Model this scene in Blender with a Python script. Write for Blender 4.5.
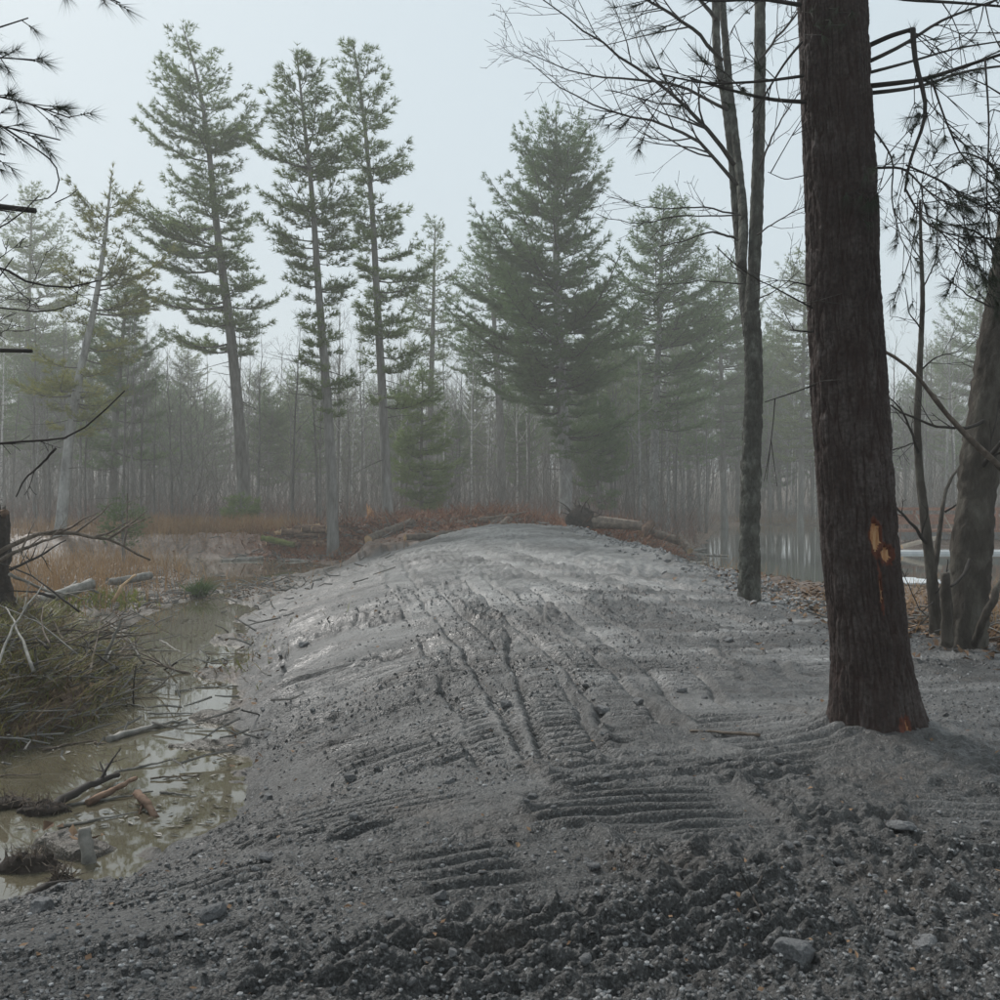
import bpy, math, random
import numpy as np
from mathutils import Vector

R = math.radians
sc = bpy.context.scene
for o in list(bpy.data.objects):
    bpy.data.objects.remove(o)
col = sc.collection

# ------------------------------------------------------------------ camera
CAM_Z = 1.6
cam_d = bpy.data.cameras.new('camera')
cam = bpy.data.objects.new('camera', cam_d)
col.objects.link(cam)
cam.location = (0, 0, CAM_Z)
cam.rotation_euler = (R(90), 0, 0)
cam_d.sensor_width = 36
cam_d.lens = 36            # f = 1000 px on a 1000 px wide frame
cam_d.clip_start = 0.05
cam_d.clip_end = 3000
sc.camera = cam

# ------------------------------------------------------------------ sky, sun, exposure
world = bpy.data.worlds.new('World')
sc.world = world
world.use_nodes = True
wn = world.node_tree.nodes
wl = world.node_tree.links
wn.clear()
w_out = wn.new('ShaderNodeOutputWorld')
w_bg = wn.new('ShaderNodeBackground')
w_sky = wn.new('ShaderNodeTexSky')
w_sky.sky_type = 'NISHITA'
w_sky.sun_disc = False
w_sky.sun_elevation = R(44)
w_sky.sun_rotation = R(-38)
w_sky.dust_density = 4.0
w_mix = wn.new('ShaderNodeMix')
w_mix.data_type = 'RGBA'
w_mix.inputs[0].default_value = 0.955                       # a closed cloud layer, a little sky light through it
w_mix.inputs[7].default_value = (3.05, 3.52, 3.80, 1)
wl.new(w_sky.outputs[0], w_mix.inputs[6])
wl.new(w_mix.outputs[2], w_bg.inputs[0])
w_bg.inputs[1].default_value = 0.10
wl.new(w_bg.outputs[0], w_out.inputs[0])

sun_d = bpy.data.lights.new('sun', 'SUN')
sun_d.energy = 1.5
sun_d.angle = R(13)
sun_d.color = (1.0, 0.97, 0.93)
sun = bpy.data.objects.new('sun', sun_d)
col.objects.link(sun)
sun.rotation_euler = (R(-46), 0, R(38))

sc.view_settings.view_transform = 'Standard'
sc.view_settings.look = 'None'
sc.view_settings.exposure = 1.08
sc.view_settings.gamma = 1.0
sc.view_settings.use_curve_mapping = False
sc.render.engine = 'CYCLES'
sc.cycles.use_denoising = True
sc.cycles.max_bounces = 6
sc.cycles.diffuse_bounces = 3
sc.cycles.glossy_bounces = 2
sc.cycles.transmission_bounces = 3
sc.cycles.volume_bounces = 1
sc.cycles.use_adaptive_sampling = True
sc.cycles.adaptive_threshold = 0.02

FOG = 0.0026
WATER_Z = -0.6
random.seed(7)
rng = np.random.default_rng(11)

# ------------------------------------------------------------------ pixel helpers (1000 px frame, f = 1000 px, camera at the origin looking along +Y)
def P(px, py, d):
    return np.array([(px - 500) / 1000 * d, d, CAM_Z - (py - 500) / 1000 * d])

# ------------------------------------------------------------------ noise
def _hash(ix, iy, seed):
    h = (ix.astype(np.int64) * 374761393 + iy.astype(np.int64) * 668265263 + seed * 1442695041) & 0x7fffffff
    h = ((h ^ (h >> 13)) * 1274126177) & 0x7fffffff
    h = ((h ^ (h >> 16)) * 668265263) & 0x7fffffff
    return ((h ^ (h >> 15)) & 0xffff) / 65535.0

def noise(x, y, seed=0):
    x = np.asarray(x, float); y = np.asarray(y, float)
    ix = np.floor(x); iy = np.floor(y)
    fx = x - ix; fy = y - iy
    fx = fx * fx * fx * (fx * (fx * 6 - 15) + 10); fy = fy * fy * fy * (fy * (fy * 6 - 15) + 10)
    a = _hash(ix, iy, seed); b = _hash(ix + 1, iy, seed)
    c = _hash(ix, iy + 1, seed); d = _hash(ix + 1, iy + 1, seed)
    return (a + (b - a) * fx + (c - a) * fy + (a - b - c + d) * fx * fy) * 2 - 1

def fbm(x, y, octv=4, seed=0, gain=0.5, lac=2.03):
    s = 0; a = 1; t = 0
    for i in range(octv):
        s = s + a * noise(x, y, seed + i * 17); t += a
        x = x * lac + 5.3; y = y * lac + 1.7; a *= gain
    return s / t

def worley(x, y, seed=0):
    x = np.asarray(x, float); y = np.asarray(y, float)
    ix = np.floor(x); iy = np.floor(y)
    d1 = np.full(x.shape, 9.0); d2 = np.full(x.shape, 9.0)
    for ox in (-1, 0, 1):
        for oy in (-1, 0, 1):
            cx = ix + ox; cy = iy + oy
            px = cx + _hash(cx, cy, seed); py = cy + _hash(cx, cy, seed + 91)
            d = np.hypot(px - x, py - y)
            d2 = np.where(d < d1, d1, np.minimum(d2, d)); d1 = np.minimum(d1, d)
    return d1, d2

def sstep(a, b, x):
    t = np.clip((x - a) / (b - a), 0, 1)
    return t * t * (3 - 2 * t)

def poly_sd(X, Y, poly):
    """signed distance to a polygon, positive inside"""
    p = np.array(poly, float); n = len(p)
    d = np.full(X.shape, 1e9); ins = np.zeros(X.shape, bool)
    for i in range(n):
        a = p[i]; b = p[(i + 1) % n]
        ex, ey = b - a
        t = np.clip(((X - a[0]) * ex + (Y - a[1]) * ey) / (ex * ex + ey * ey), 0, 1)
        d = np.minimum(d, np.hypot(X - a[0] - t * ex, Y - a[1] - t * ey))
        c = ((a[1] > Y) != (b[1] > Y))
        xi = a[0] + (Y - a[1]) / (ey if abs(ey) > 1e-9 else 1e-9) * ex
        ins ^= c & (X < xi)
    return np.where(ins, d, -d)

# ------------------------------------------------------------------ mesh builder
class MB:
    def __init__(self):
        self.v = []; self.q = []; self.t = []; self.n = 0
    def add(self, v, quads=None, tris=None):
        v = np.asarray(v, float).reshape(-1, 3)
        self.v.append(v)
        if quads is not None and len(quads): self.q.append(np.asarray(quads, np.int64).reshape(-1, 4) + self.n)
        if tris is not None and len(tris): self.t.append(np.asarray(tris, np.int64).reshape(-1, 3) + self.n)
        self.n += len(v)
    def tube(self, pts, rad, sides=6, cap=True):
        p = np.asarray(pts, float); n = len(p)
        r = np.broadcast_to(np.asarray(rad, float), (n,))
        tg = np.empty_like(p)
        tg[1:-1] = p[2:] - p[:-2]; tg[0] = p[1] - p[0]; tg[-1] = p[-1] - p[-2]
        tg /= np.maximum(np.linalg.norm(tg, axis=1, keepdims=True), 1e-9)
        m = np.abs(tg.mean(axis=0))
        ref = np.eye(3)[int(np.argmin(m))]
        u = np.cross(tg, ref); u /= np.maximum(np.linalg.norm(u, axis=1, keepdims=True), 1e-9)
        w = np.cross(tg, u)
        a = np.arange(sides) / sides * 2 * math.pi
        ring = p[:, None] + r[:, None, None] * (np.cos(a)[None, :, None] * u[:, None] + np.sin(a)[None, :, None] * w[:, None])
        k = np.arange(sides); k2 = (k + 1) % sides
        base = (np.arange(n - 1) * sides)[:, None]
        q = np.stack([base + k, base + k2, base + sides + k2, base + sides + k], -1).reshape(-1, 4)
        v = ring.reshape(-1, 3); tr = None
        if cap:
            v = np.vstack([v, p[0], p[-1]]); c0 = n * sides; c1 = c0 + 1; e = (n - 1) * sides
            tr = np.vstack([np.stack([k2, k, np.full(sides, c0)], -1), np.stack([e + k, e + k2, np.full(sides, c1)], -1)])
        self.add(v, q, tr)
    def box(self, c, s, rz=0.0):
        x, y, z = np.array(s) / 2
        v = np.array([[i * x, j * y, k * z] for k in (-1, 1) for j in (-1, 1) for i in (-1, 1)])
        ca, sa = math.cos(rz), math.sin(rz)
        v = np.stack([v[:, 0] * ca - v[:, 1] * sa, v[:, 0] * sa + v[:, 1] * ca, v[:, 2]], -1) + np.array(c)
        self.add(v, [[0, 2, 3, 1], [4, 5, 7, 6], [0, 1, 5, 4], [2, 6, 7, 3], [0, 4, 6, 2], [1, 3, 7, 5]])
    def needles(self, pos, dr, n, L, w, spread, g):
        """tufts of thin triangles fanning forward from each position"""
        pos = np.asarray(pos, float); dr = np.asarray(dr, float); N = len(pos)
        if N == 0: return
        dr = dr / np.maximum(np.linalg.norm(dr, axis=1, keepdims=True), 1e-9)
        rv = g.normal(size=(N, n, 3)); rv /= np.linalg.norm(rv, axis=2, keepdims=True)
        d = dr[:, None] + rv * spread; d /= np.linalg.norm(d, axis=2, keepdims=True)
        ll = L * g.uniform(0.7, 1.15, size=(N, n, 1))
        sv = np.cross(d, g.normal(size=(N, n, 3))); sv /= np.maximum(np.linalg.norm(sv, axis=2, keepdims=True), 1e-9)
        b = pos[:, None] + d * 0.0
        tip = b + d * ll
        tip[..., 2] -= (ll[..., 0] ** 2) * 0.25
        v = np.stack([b - d * ll * .1 + sv * w, tip, b - d * ll * .1 - sv * w], 2).reshape(-1, 3)
        self.add(v, None, np.arange(len(v)).reshape(-1, 3))
    def mesh(self, name, smooth=True, origin=(0, 0, 0)):
        v = np.vstack(self.v) - np.asarray(origin, float)
        me = bpy.data.meshes.new(name)
        q = np.vstack(self.q) if self.q else np.zeros((0, 4), np.int64)
        t = np.vstack(self.t) if self.t else np.zeros((0, 3), np.int64)
        loops = np.concatenate([q.ravel(), t.ravel()]).astype(np.int32)
        tot = np.concatenate([np.full(len(q), 4), np.full(len(t), 3)]).astype(np.int32)
        st = np.concatenate([[0], np.cumsum(tot)[:-1]]).astype(np.int32)
        me.vertices.add(len(v)); me.vertices.foreach_set('co', v.astype(np.float32).ravel())
        me.loops.add(len(loops)); me.loops.foreach_set('vertex_index', loops)
        me.polygons.add(len(tot)); me.polygons.foreach_set('loop_start', st); me.polygons.foreach_set('loop_total', tot)
        me.polygons.foreach_set('use_smooth', np.full(len(tot), smooth))
        me.update(calc_edges=True)
        return me
    def build(self, name, mat, parent=None, origin=(0, 0, 0), smooth=True):
        me = self.mesh(name, smooth, origin)
        me.materials.append(mat)
        return link(name, me, parent, None if parent is not None else origin)

def link(name, me, parent=None, loc=None):
    o = bpy.data.objects.new(name, me)
    col.objects.link(o)
    if parent is not None: o.parent = parent
    elif loc is not None: o.location = tuple(loc)
    return o

def tag(o, label=None, cat=None, group=None, kind=None):
    if label: o['label'] = label
    if cat: o['category'] = cat
    if group: o['group'] = group
    if kind: o['kind'] = kind
    return o

def thing(name, label, cat, loc=(0, 0, 0), group=None):
    o = bpy.data.objects.new(name, None)
    o.empty_display_size = 0.2
    col.objects.link(o)
    o.location = tuple(loc)
    return tag(o, label, cat, group)

def copy_tree(o, loc, rz=0.0, s=1.0, label=None, group=None, tilt=(0, 0)):
    c = o.copy(); col.objects.link(c)
    c.location = tuple(loc); c.rotation_euler = (tilt[0], tilt[1], rz); c.scale = (s, s, s)
    if label: c['label'] = label
    if group: c['group'] = group
    for ch in list(o.children):
        k = ch.copy(); col.objects.link(k); k.parent = c
        for g in list(ch.children):
            k2 = g.copy(); col.objects.link(k2); k2.parent = k
    return c

# ------------------------------------------------------------------ materials
def new_mat(name):
    m = bpy.data.materials.new(name); m.use_nodes = True
    nt = m.node_tree; nt.nodes.clear()
    out = nt.nodes.new('ShaderNodeOutputMaterial')
    return m, nt, nt.nodes, nt.links, out

def ramp(nt, cols, pos=None):
    r = nt.nodes.new('ShaderNodeValToRGB')
    e = r.color_ramp.elements
    n = len(cols); pos = pos or [0.3 + 0.4 * i / (n - 1) for i in range(n)]
    while len(e) < n: e.new(0.5)
    for i in range(n):
        e[i].position = pos[i]; e[i].color = (*cols[i], 1)
    return r

def surf(name, cols, scale=6.0, stretch=(1, 1, 1), rough=0.85, bump=0.4, bscale=30.0, bdist=0.02, spec=0.25, rand=0.0, pos=None, voro=False):
    """rough natural surface: noise-driven colour and fine relief in object space"""
    m, nt, N, L, out = new_mat(name)
    b = N.new('ShaderNodeBsdfPrincipled')
    tc = N.new('ShaderNodeTexCoord'); mp = N.new('ShaderNodeMapping'); mp.inputs['Scale'].default_value = stretch
    L.new(tc.outputs['Object'], mp.inputs[0])
    n1 = N.new('ShaderNodeTexNoise'); n1.inputs['Scale'].default_value = scale; n1.inputs['Detail'].default_value = 6; n1.inputs['Roughness'].default_value = 0.65
    L.new(mp.outputs[0], n1.inputs['Vector'])
    r = ramp(nt, cols, pos); L.new(n1.outputs[0], r.inputs[0])
    c = r.outputs[0]
    if rand:
        oi = N.new('ShaderNodeObjectInfo'); mr = N.new('ShaderNodeMapRange')
        mr.inputs['To Min'].default_value = 1 - rand; mr.inputs['To Max'].default_value = 1 + rand
        L.new(oi.outputs['Random'], mr.inputs[0])
        hs = N.new('ShaderNodeHueSaturation'); L.new(mr.outputs[0], hs.inputs['Value']); L.new(c, hs.inputs['Color']); c = hs.outputs[0]
    L.new(c, b.inputs['Base Color'])
    b.inputs['Roughness'].default_value = rough
    b.inputs['Specular IOR Level'].default_value = spec
    if voro:
        n2 = N.new('ShaderNodeTexVoronoi'); n2.inputs['Scale'].default_value = bscale; n2.feature = 'DISTANCE_TO_EDGE'
    else:
        n2 = N.new('ShaderNodeTexNoise'); n2.inputs['Scale'].default_value = bscale; n2.inputs['Detail'].default_value = 4
    L.new(mp.outputs[0], n2.inputs['Vector'])
    bp = N.new('ShaderNodeBump'); bp.inputs['Strength'].default_value = bump; bp.inputs['Distance'].default_value = bdist
    L.new(n2.outputs[0], bp.inputs['Height']); L.new(bp.outputs[0], b.inputs['Normal'])
    L.new(b.outputs[0], out.inputs[0])
    return m

def leafy(name, cols, scale=0.9, trans=0.3, rand=0.12, rough=0.6):
    m, nt, N, L, out = new_mat(name)
    tc = N.new('ShaderNodeTexCoord')
    n1 = N.new('ShaderNodeTexNoise'); n1.inputs['Scale'].default_value = scale; n1.inputs['Detail'].default_value = 5; n1.inputs['Roughness'].default_value = 0.7
    L.new(tc.outputs['Object'], n1.inputs['Vector'])
    r = ramp(nt, cols); L.new(n1.outputs[0], r.inputs[0])
    oi = N.new('ShaderNodeObjectInfo'); mr = N.new('ShaderNodeMapRange')
    mr.inputs['To Min'].default_value = 1 - rand; mr.inputs['To Max'].default_value = 1 + rand
    L.new(oi.outputs['Random'], mr.inputs[0])
    hs = N.new('ShaderNodeHueSaturation'); L.new(mr.outputs[0], hs.inputs['Value']); L.new(r.outputs[0], hs.inputs['Color'])
    d = N.new('ShaderNodeBsdfPrincipled'); d.inputs['Roughness'].default_value = rough; d.inputs['Specular IOR Level'].default_value = 0.3
    t = N.new('ShaderNodeBsdfTranslucent'); mx = N.new('ShaderNodeMixShader'); mx.inputs[0].default_value = trans
    L.new(hs.outputs[0], d.inputs['Base Color']); L.new(hs.outputs[0], t.inputs['Color'])
    L.new(d.outputs[0], mx.inputs[1]); L.new(t.outputs[0], mx.inputs[2]); L.new(mx.outputs[0], out.inputs[0])
    return m

M = {}
M['pine_bark'] = surf('pine_bark', [(.09, .083, .075), (.18, .174, .162), (.28, .275, .26)], 5, (1, 1, .25), .9, .6, 14, .03, rand=.1)
M['pine_limb'] = surf('pine_limb', [(.05, .045, .04), (.10, .095, .085)], 6, rough=.9, bump=.2)
M['bare_bark'] = surf('bare_bark', [(.075, .072, .068), (.15, .146, .138), (.25, .245, .235)], 4, (1, 1, .3), .9, .5, 14, .02, rand=.25)
M['pale_bark'] = surf('pale_bark', [(.10, .10, .095), (.26, .26, .25), (.42, .42, .41)], 3, (1, 1, .5), .85, .4, 12, .02, rand=.15)
M['birch_bark'] = surf('birch_bark', [(.06, .055, .05), (.42, .41, .39), (.6, .59, .57)], 3.5, (1, 1, 2.5), .8, .2, 12, .01, pos=[.36, .45, .6])
M['twig_dark'] = surf('twig_dark', [(.022, .018, .016), (.05, .043, .038)], 8, rough=.85, bump=.3, bscale=60, bdist=.004)
M['maple_bark'] = surf('maple_bark', [(.028, .026, .022), (.065, .065, .055), (.17, .175, .15)], 7, (1, 1, .5), .92, 1.0, 26, .05)
M['oak_bark'] = surf('oak_bark', [(.028, .022, .018), (.065, .055, .045), (.13, .12, .10)], 6, (1, 1, .4), .92, .9, 22, .025)
M['needle'] = leafy('needle', [(.085, .132, .040), (.15, .215, .068), (.24, .30, .095)], 0.7)
M['needle_dark'] = leafy('needle_dark', [(.078, .138, .054), (.135, .218, .082), (.20, .295, .11)], 0.7)
M['needle_yellow'] = leafy('needle_yellow', [(.09, .12, .03), (.20, .22, .05), (.33, .31, .07)], 0.8)
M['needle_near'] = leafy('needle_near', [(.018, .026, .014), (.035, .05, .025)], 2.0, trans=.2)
M['needle_fresh'] = leafy('needle_fresh', [(.05, .085, .03), (.11, .17, .05)], 2.0, trans=.3)

# wet grey silt and gravel of the berm, leaf-brown banks: real material zones, stored per vertex
def ground_material():
    m, nt, N, L, out = new_mat('ground_soil')
    b = N.new('ShaderNodeBsdfPrincipled')
    tc = N.new('ShaderNodeTexCoord')
    def ns(scale, det=6, rgh=.65, st=None):
        n = N.new('ShaderNodeTexNoise'); n.inputs['Scale'].default_value = scale; n.inputs['Detail'].default_value = det; n.inputs['Roughness'].default_value = rgh
        if st:
            mp = N.new('ShaderNodeMapping'); mp.inputs['Scale'].default_value = st; L.new(tc.outputs['Object'], mp.inputs[0]); L.new(mp.outputs[0], n.inputs['Vector'])
        else: L.new(tc.outputs['Object'], n.inputs['Vector'])
        return n.outputs[0]
    def mix(f, a, c, t='RGBA'):
        k = N.new('ShaderNodeMix'); k.data_type = 'RGBA'
        if isinstance(f, float): k.inputs[0].default_value = f
        else: L.new(f, k.inputs[0])
        for i, s in ((6, a), (7, c)):
            if isinstance(s, tuple): k.inputs[i].default_value = (*s, 1)
            else: L.new(s, k.inputs[i])
        return k.outputs[2]
    def attr(n):
        a = N.new('ShaderNodeAttribute'); a.attribute_name = n; return a.outputs['Fac']
    loose = ramp(nt, [(.015, .0147, .0143), (.036, .0352, .0342), (.082, .080, .077)], [.32, .5, .7]); L.new(ns(9), loose.inputs[0])
    grit = ramp(nt, [(.010, .0098, .0095), (.045, .044, .042), (.26, .255, .247)], [.40, .54, .70]); L.new(ns(70, 3), grit.inputs[0])
    loose_c = mix(.55, loose.outputs[0], grit.outputs[0])
    soil = ramp(nt, [(0, 0, 0), (.55, .55, .55)], [.54, .68]); L.new(ns(1.3, 5), soil.inputs[0])
    loose_c = mix(soil.outputs[0], loose_c, (.050, .036, .026))
    comp = ramp(nt, [(.125, .121, .116), (.28, .273, .264), (.46, .45, .437)], [.35, .5, .68]); L.new(ns(3.2, 9, .75), comp.inputs[0])
    grit2 = ramp(nt, [(.035, .034, .033), (.21, .206, .20), (.55, .54, .525)], [.36, .52, .68]); L.new(ns(34, 5, .7), grit2.inputs[0])
    comp_c = mix(.45, comp.outputs[0], grit2.outputs[0])
    berm_c = mix(attr('compact'), loose_c, comp_c)
    tan = ramp(nt, [(0, 0, 0), (1, 1, 1)], [.62, .74]); L.new(ns(.55, 3), tan.inputs[0])
    bank = ramp(nt, [(.045, .026, .017), (.10, .062, .040), (.20, .13, .085)], [.34, .5, .68]); L.new(ns(7), bank.inputs[0])
    mud = ramp(nt, [(.035, .030, .024), (.075, .066, .053), (.13, .12, .10)], [.34, .5, .68]); L.new(ns(6), mud.inputs[0])
    c = mix(attr('bank'), berm_c, bank.outputs[0])
    c = mix(attr('mud'), c, mud.outputs[0])
    chp = ramp(nt, [(.07, .026, .015), (.18, .072, .038), (.33, .17, .095)], [.34, .5, .68]); L.new(ns(16), chp.inputs[0])
    cm = N.new('ShaderNodeMath'); cm.operation = 'MULTIPLY'; L.new(attr('chips'), cm.inputs[0]); L.new(attr('bank'), cm.inputs[1])
    c = mix(cm.outputs[0], c, chp.outputs[0])
    L.new(c, b.inputs['Base Color'])
    rr = ramp(nt, [(.30, .30, .30), (.60, .60, .60)], [.35, .65]); L.new(ns(3), rr.inputs[0])
    L.new(rr.outputs[0], b.inputs['Roughness'])
    b.inputs['Specular IOR Level'].default_value = .35
    v = N.new('ShaderNodeTexVoronoi'); v.inputs['Scale'].default_value = 62
    wv = N.new('ShaderNodeTexNoise'); wv.inputs['Scale'].default_value = 14; L.new(tc.outputs['Object'], wv.inputs['Vector'])
    va = N.new('ShaderNodeVectorMath'); va.operation = 'MULTIPLY_ADD'; L.new(wv.outputs['Color'], va.inputs[0]); va.inputs[1].default_value = (.09, .09, .09); L.new(tc.outputs['Object'], va.inputs[2]); L.new(va.outputs[0], v.inputs['Vector'])
    b1 = N.new('ShaderNodeBump'); b1.inputs['Strength'].default_value = .45; b1.inputs['Distance'].default_value = .02; L.new(v.outputs['Distance'], b1.inputs['Height']); b1.invert = True
    b2 = N.new('ShaderNodeBump'); b2.inputs['Strength'].default_value = .75; b2.inputs['Distance'].default_value = .035; L.new(ns(24, 6), b2.inputs['Height']); L.new(b1.outputs[0], b2.inputs['Normal'])
    L.new(b2.outputs[0], b.inputs['Normal'])
    L.new(b.outputs[0], out.inputs[0])
    return m

def water_material(name, colr, ripple=.02, rough=.02, ior=1.65):
    m, nt, N, L, out = new_mat(name)
    b = N.new('ShaderNodeBsdfPrincipled')
    tc = N.new('ShaderNodeTexCoord')
    n0 = N.new('ShaderNodeTexNoise'); n0.inputs['Scale'].default_value = .8; n0.inputs['Detail'].default_value = 4; L.new(tc.outputs['Object'], n0.inputs['Vector'])
    r = ramp(nt, [tuple(k * .75 for k in colr), tuple(k * 1.2 for k in colr)]); L.new(n0.outputs[0], r.inputs[0]); L.new(r.outputs[0], b.inputs['Base Color'])
    b.inputs['Roughness'].default_value = rough; b.inputs['IOR'].default_value = ior
    n = N.new('ShaderNodeTexNoise'); n.inputs['Scale'].default_value = 2.2; n.inputs['Detail'].default_value = 3
    L.new(tc.outputs['Object'], n.inputs['Vector'])
    bp = N.new('ShaderNodeBump'); bp.inputs['Strength'].default_value = ripple; bp.inputs['Distance'].default_value = .3
    L.new(n.outputs[0], bp.inputs['Height']); L.new(bp.outputs[0], b.inputs['Normal'])
    L.new(b.outputs[0], out.inputs[0])
    return m

M['ground'] = ground_material()
M['ditch_water'] = water_material('ditch_water', (.105, .092, .062), .0022)
M['pond_water'] = water_material('pond_water', (.070, .080, .066), .008, .03, 1.45)
M['rock'] = surf('rock', [(.075, .075, .076), (.14, .14, .142), (.23, .23, .228)], 9, rough=.75, bump=.6, bscale=40, bdist=.01, rand=.2)
M['rubble'] = surf('rubble', [(.08, .08, .08), (.20, .20, .198), (.36, .355, .35)], 7, rough=.7, bump=.3)
M['log_bark'] = surf('log_bark', [(.05, .038, .03), (.12, .095, .075), (.22, .18, .145)], 7, (1, 1, 1), .9, .7, 25, .02, rand=.2)
M['log_red'] = surf('log_red', [(.055, .034, .024), (.13, .082, .056), (.25, .165, .115)], 7, (1, 1, 1), .9, .6, 25, .02, rand=.25)
M['log_grey'] = surf('log_grey', [(.09, .085, .075), (.20, .19, .17), (.34, .32, .29)], 8, rough=.8, bump=.5, bscale=30, bdist=.01, rand=.2)
M['cut_wood'] = surf('cut_wood', [(.30, .19, .10), (.46, .31, .18), (.58, .42, .26)], 10, rough=.8, bump=.2)
M['orange_wood'] = surf('orange_wood', [(.16, .055, .02), (.42, .20, .085), (.60, .42, .23)], 26, (1, 1, .2), rough=.7, bump=.4, bscale=30, bdist=.01)
M['moss'] = surf('moss', [(.04, .05, .015), (.10, .12, .03), (.17, .18, .05)], 6, rough=.95, bump=.8, bscale=40, bdist=.02)
M['root_soil'] = surf('root_soil', [(.014, .011, .010), (.035, .027, .022), (.07, .055, .045)], 8, rough=.95, bump=.8, bscale=20, bdist=.04)
M['litter'] = surf('litter', [(.07, .04, .025), (.16, .10, .06), (.32, .21, .13)], 3, rough=.9, bump=0, rand=.1)
M['red_litter'] = surf('red_litter', [(.09, .036, .020), (.21, .088, .046), (.36, .19, .105)], 3, rough=.9, bump=0)
M['straw'] = leafy('straw', [(.16, .09, .045), (.30, .18, .085), (.42, .28, .14)], 1.2, trans=.2)
M['sedge'] = leafy('sedge', [(.065, .085, .022), (.16, .17, .048), (.32, .26, .10)], 2.2, trans=.25)
M['brush_red'] = surf('brush_red', [(.09, .048, .038), (.165, .092, .074), (.25, .155, .12)], 1.0, rough=.9, bump=0)
M['heap'] = surf('heap', [(.06, .042, .026), (.17, .125, .07), (.34, .25, .16)], 3.0, rough=.9, bump=0)
M['brush_grey'] = surf('brush_grey', [(.07, .065, .058), (.15, .142, .13), (.27, .26, .24)], 1.0, rough=.9, bump=0)
M['ice'] = surf('ice', [(.55, .58, .60), (.72, .74, .76)], 4, rough=.3, bump=.2, spec=.5)
M['rail_wood'] = surf('rail_wood', [(.16, .07, .045), (.30, .15, .10), (.40, .23, .16)], 5, rough=.8, bump=.3)
M['pale_wood'] = surf('pale_wood', [(.26, .21, .16), (.42, .35, .28)], 5, rough=.8, bump=.3)
M['concrete'] = surf('concrete', [(.14, .14, .135), (.22, .22, .21)], 5, rough=.9, bump=.3)

# ------------------------------------------------------------------ terrain
DITCH = [(-4.4, 4.6), (-3.3, 4.9), (-2.62, 5.24), (-2.28, 5.71), (-2.07, 6.29), (-1.86, 6.88), (-2.13, 8.15), (-2.55, 10), (-3.3, 12.9), (-4.67, 18.3), (-5.3, 22),
         (-5.95, 25.9), (-5.9, 31), (-5.6, 34), (-7, 36), (-10, 38.5), (-16, 39.5), (-17, 36), (-11, 33), (-9.2, 29), (-8.2, 26), (-7.2, 22), (-6.6, 18.3),
         (-5.9, 15), (-5.0, 13), (-4.35, 11.5), (-4.05, 9.8), (-4.35, 8.6), (-5.2, 8.0), (-6.2, 7.6), (-5.6, 6.4), (-4.9, 5.2)]
POND = [(5.2, 33), (5.4, 28), (5.8, 24), (7, 21), (9, 19.5), (14, 18), (30, 16), (70, 14), (70, 41.5), (15.5, 41.5), (16.5, 46), (26, 60), (30, 88), (22, 88), (18, 82),
        (14.5, 68), (11.5, 55), (9, 45), (7.6, 39)]
BERM = [(-40, -40), (40, -40), (40, 5), (9, 7.2), (6.3, 8.7), (5.0, 10.4), (4.5, 12.5), (4.15, 15), (4.3, 20), (4.2, 25), (3.9, 30), (3.4, 34), (2.3, 37), (-.6, 37), (-3.0, 33.5), (-4.6, 31.5),
        (-5.95, 26), (-5.3, 22), (-4.67, 18.3), (-3.3, 12.9), (-2.55, 10), (-2.13, 8.15), (-1.86, 6.88), (-2.07, 6.29), (-2.28, 5.71), (-2.62, 5.24), (-3.3, 4.9), (-4.4, 4.6), (-12, 3), (-40, 0)]

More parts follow.
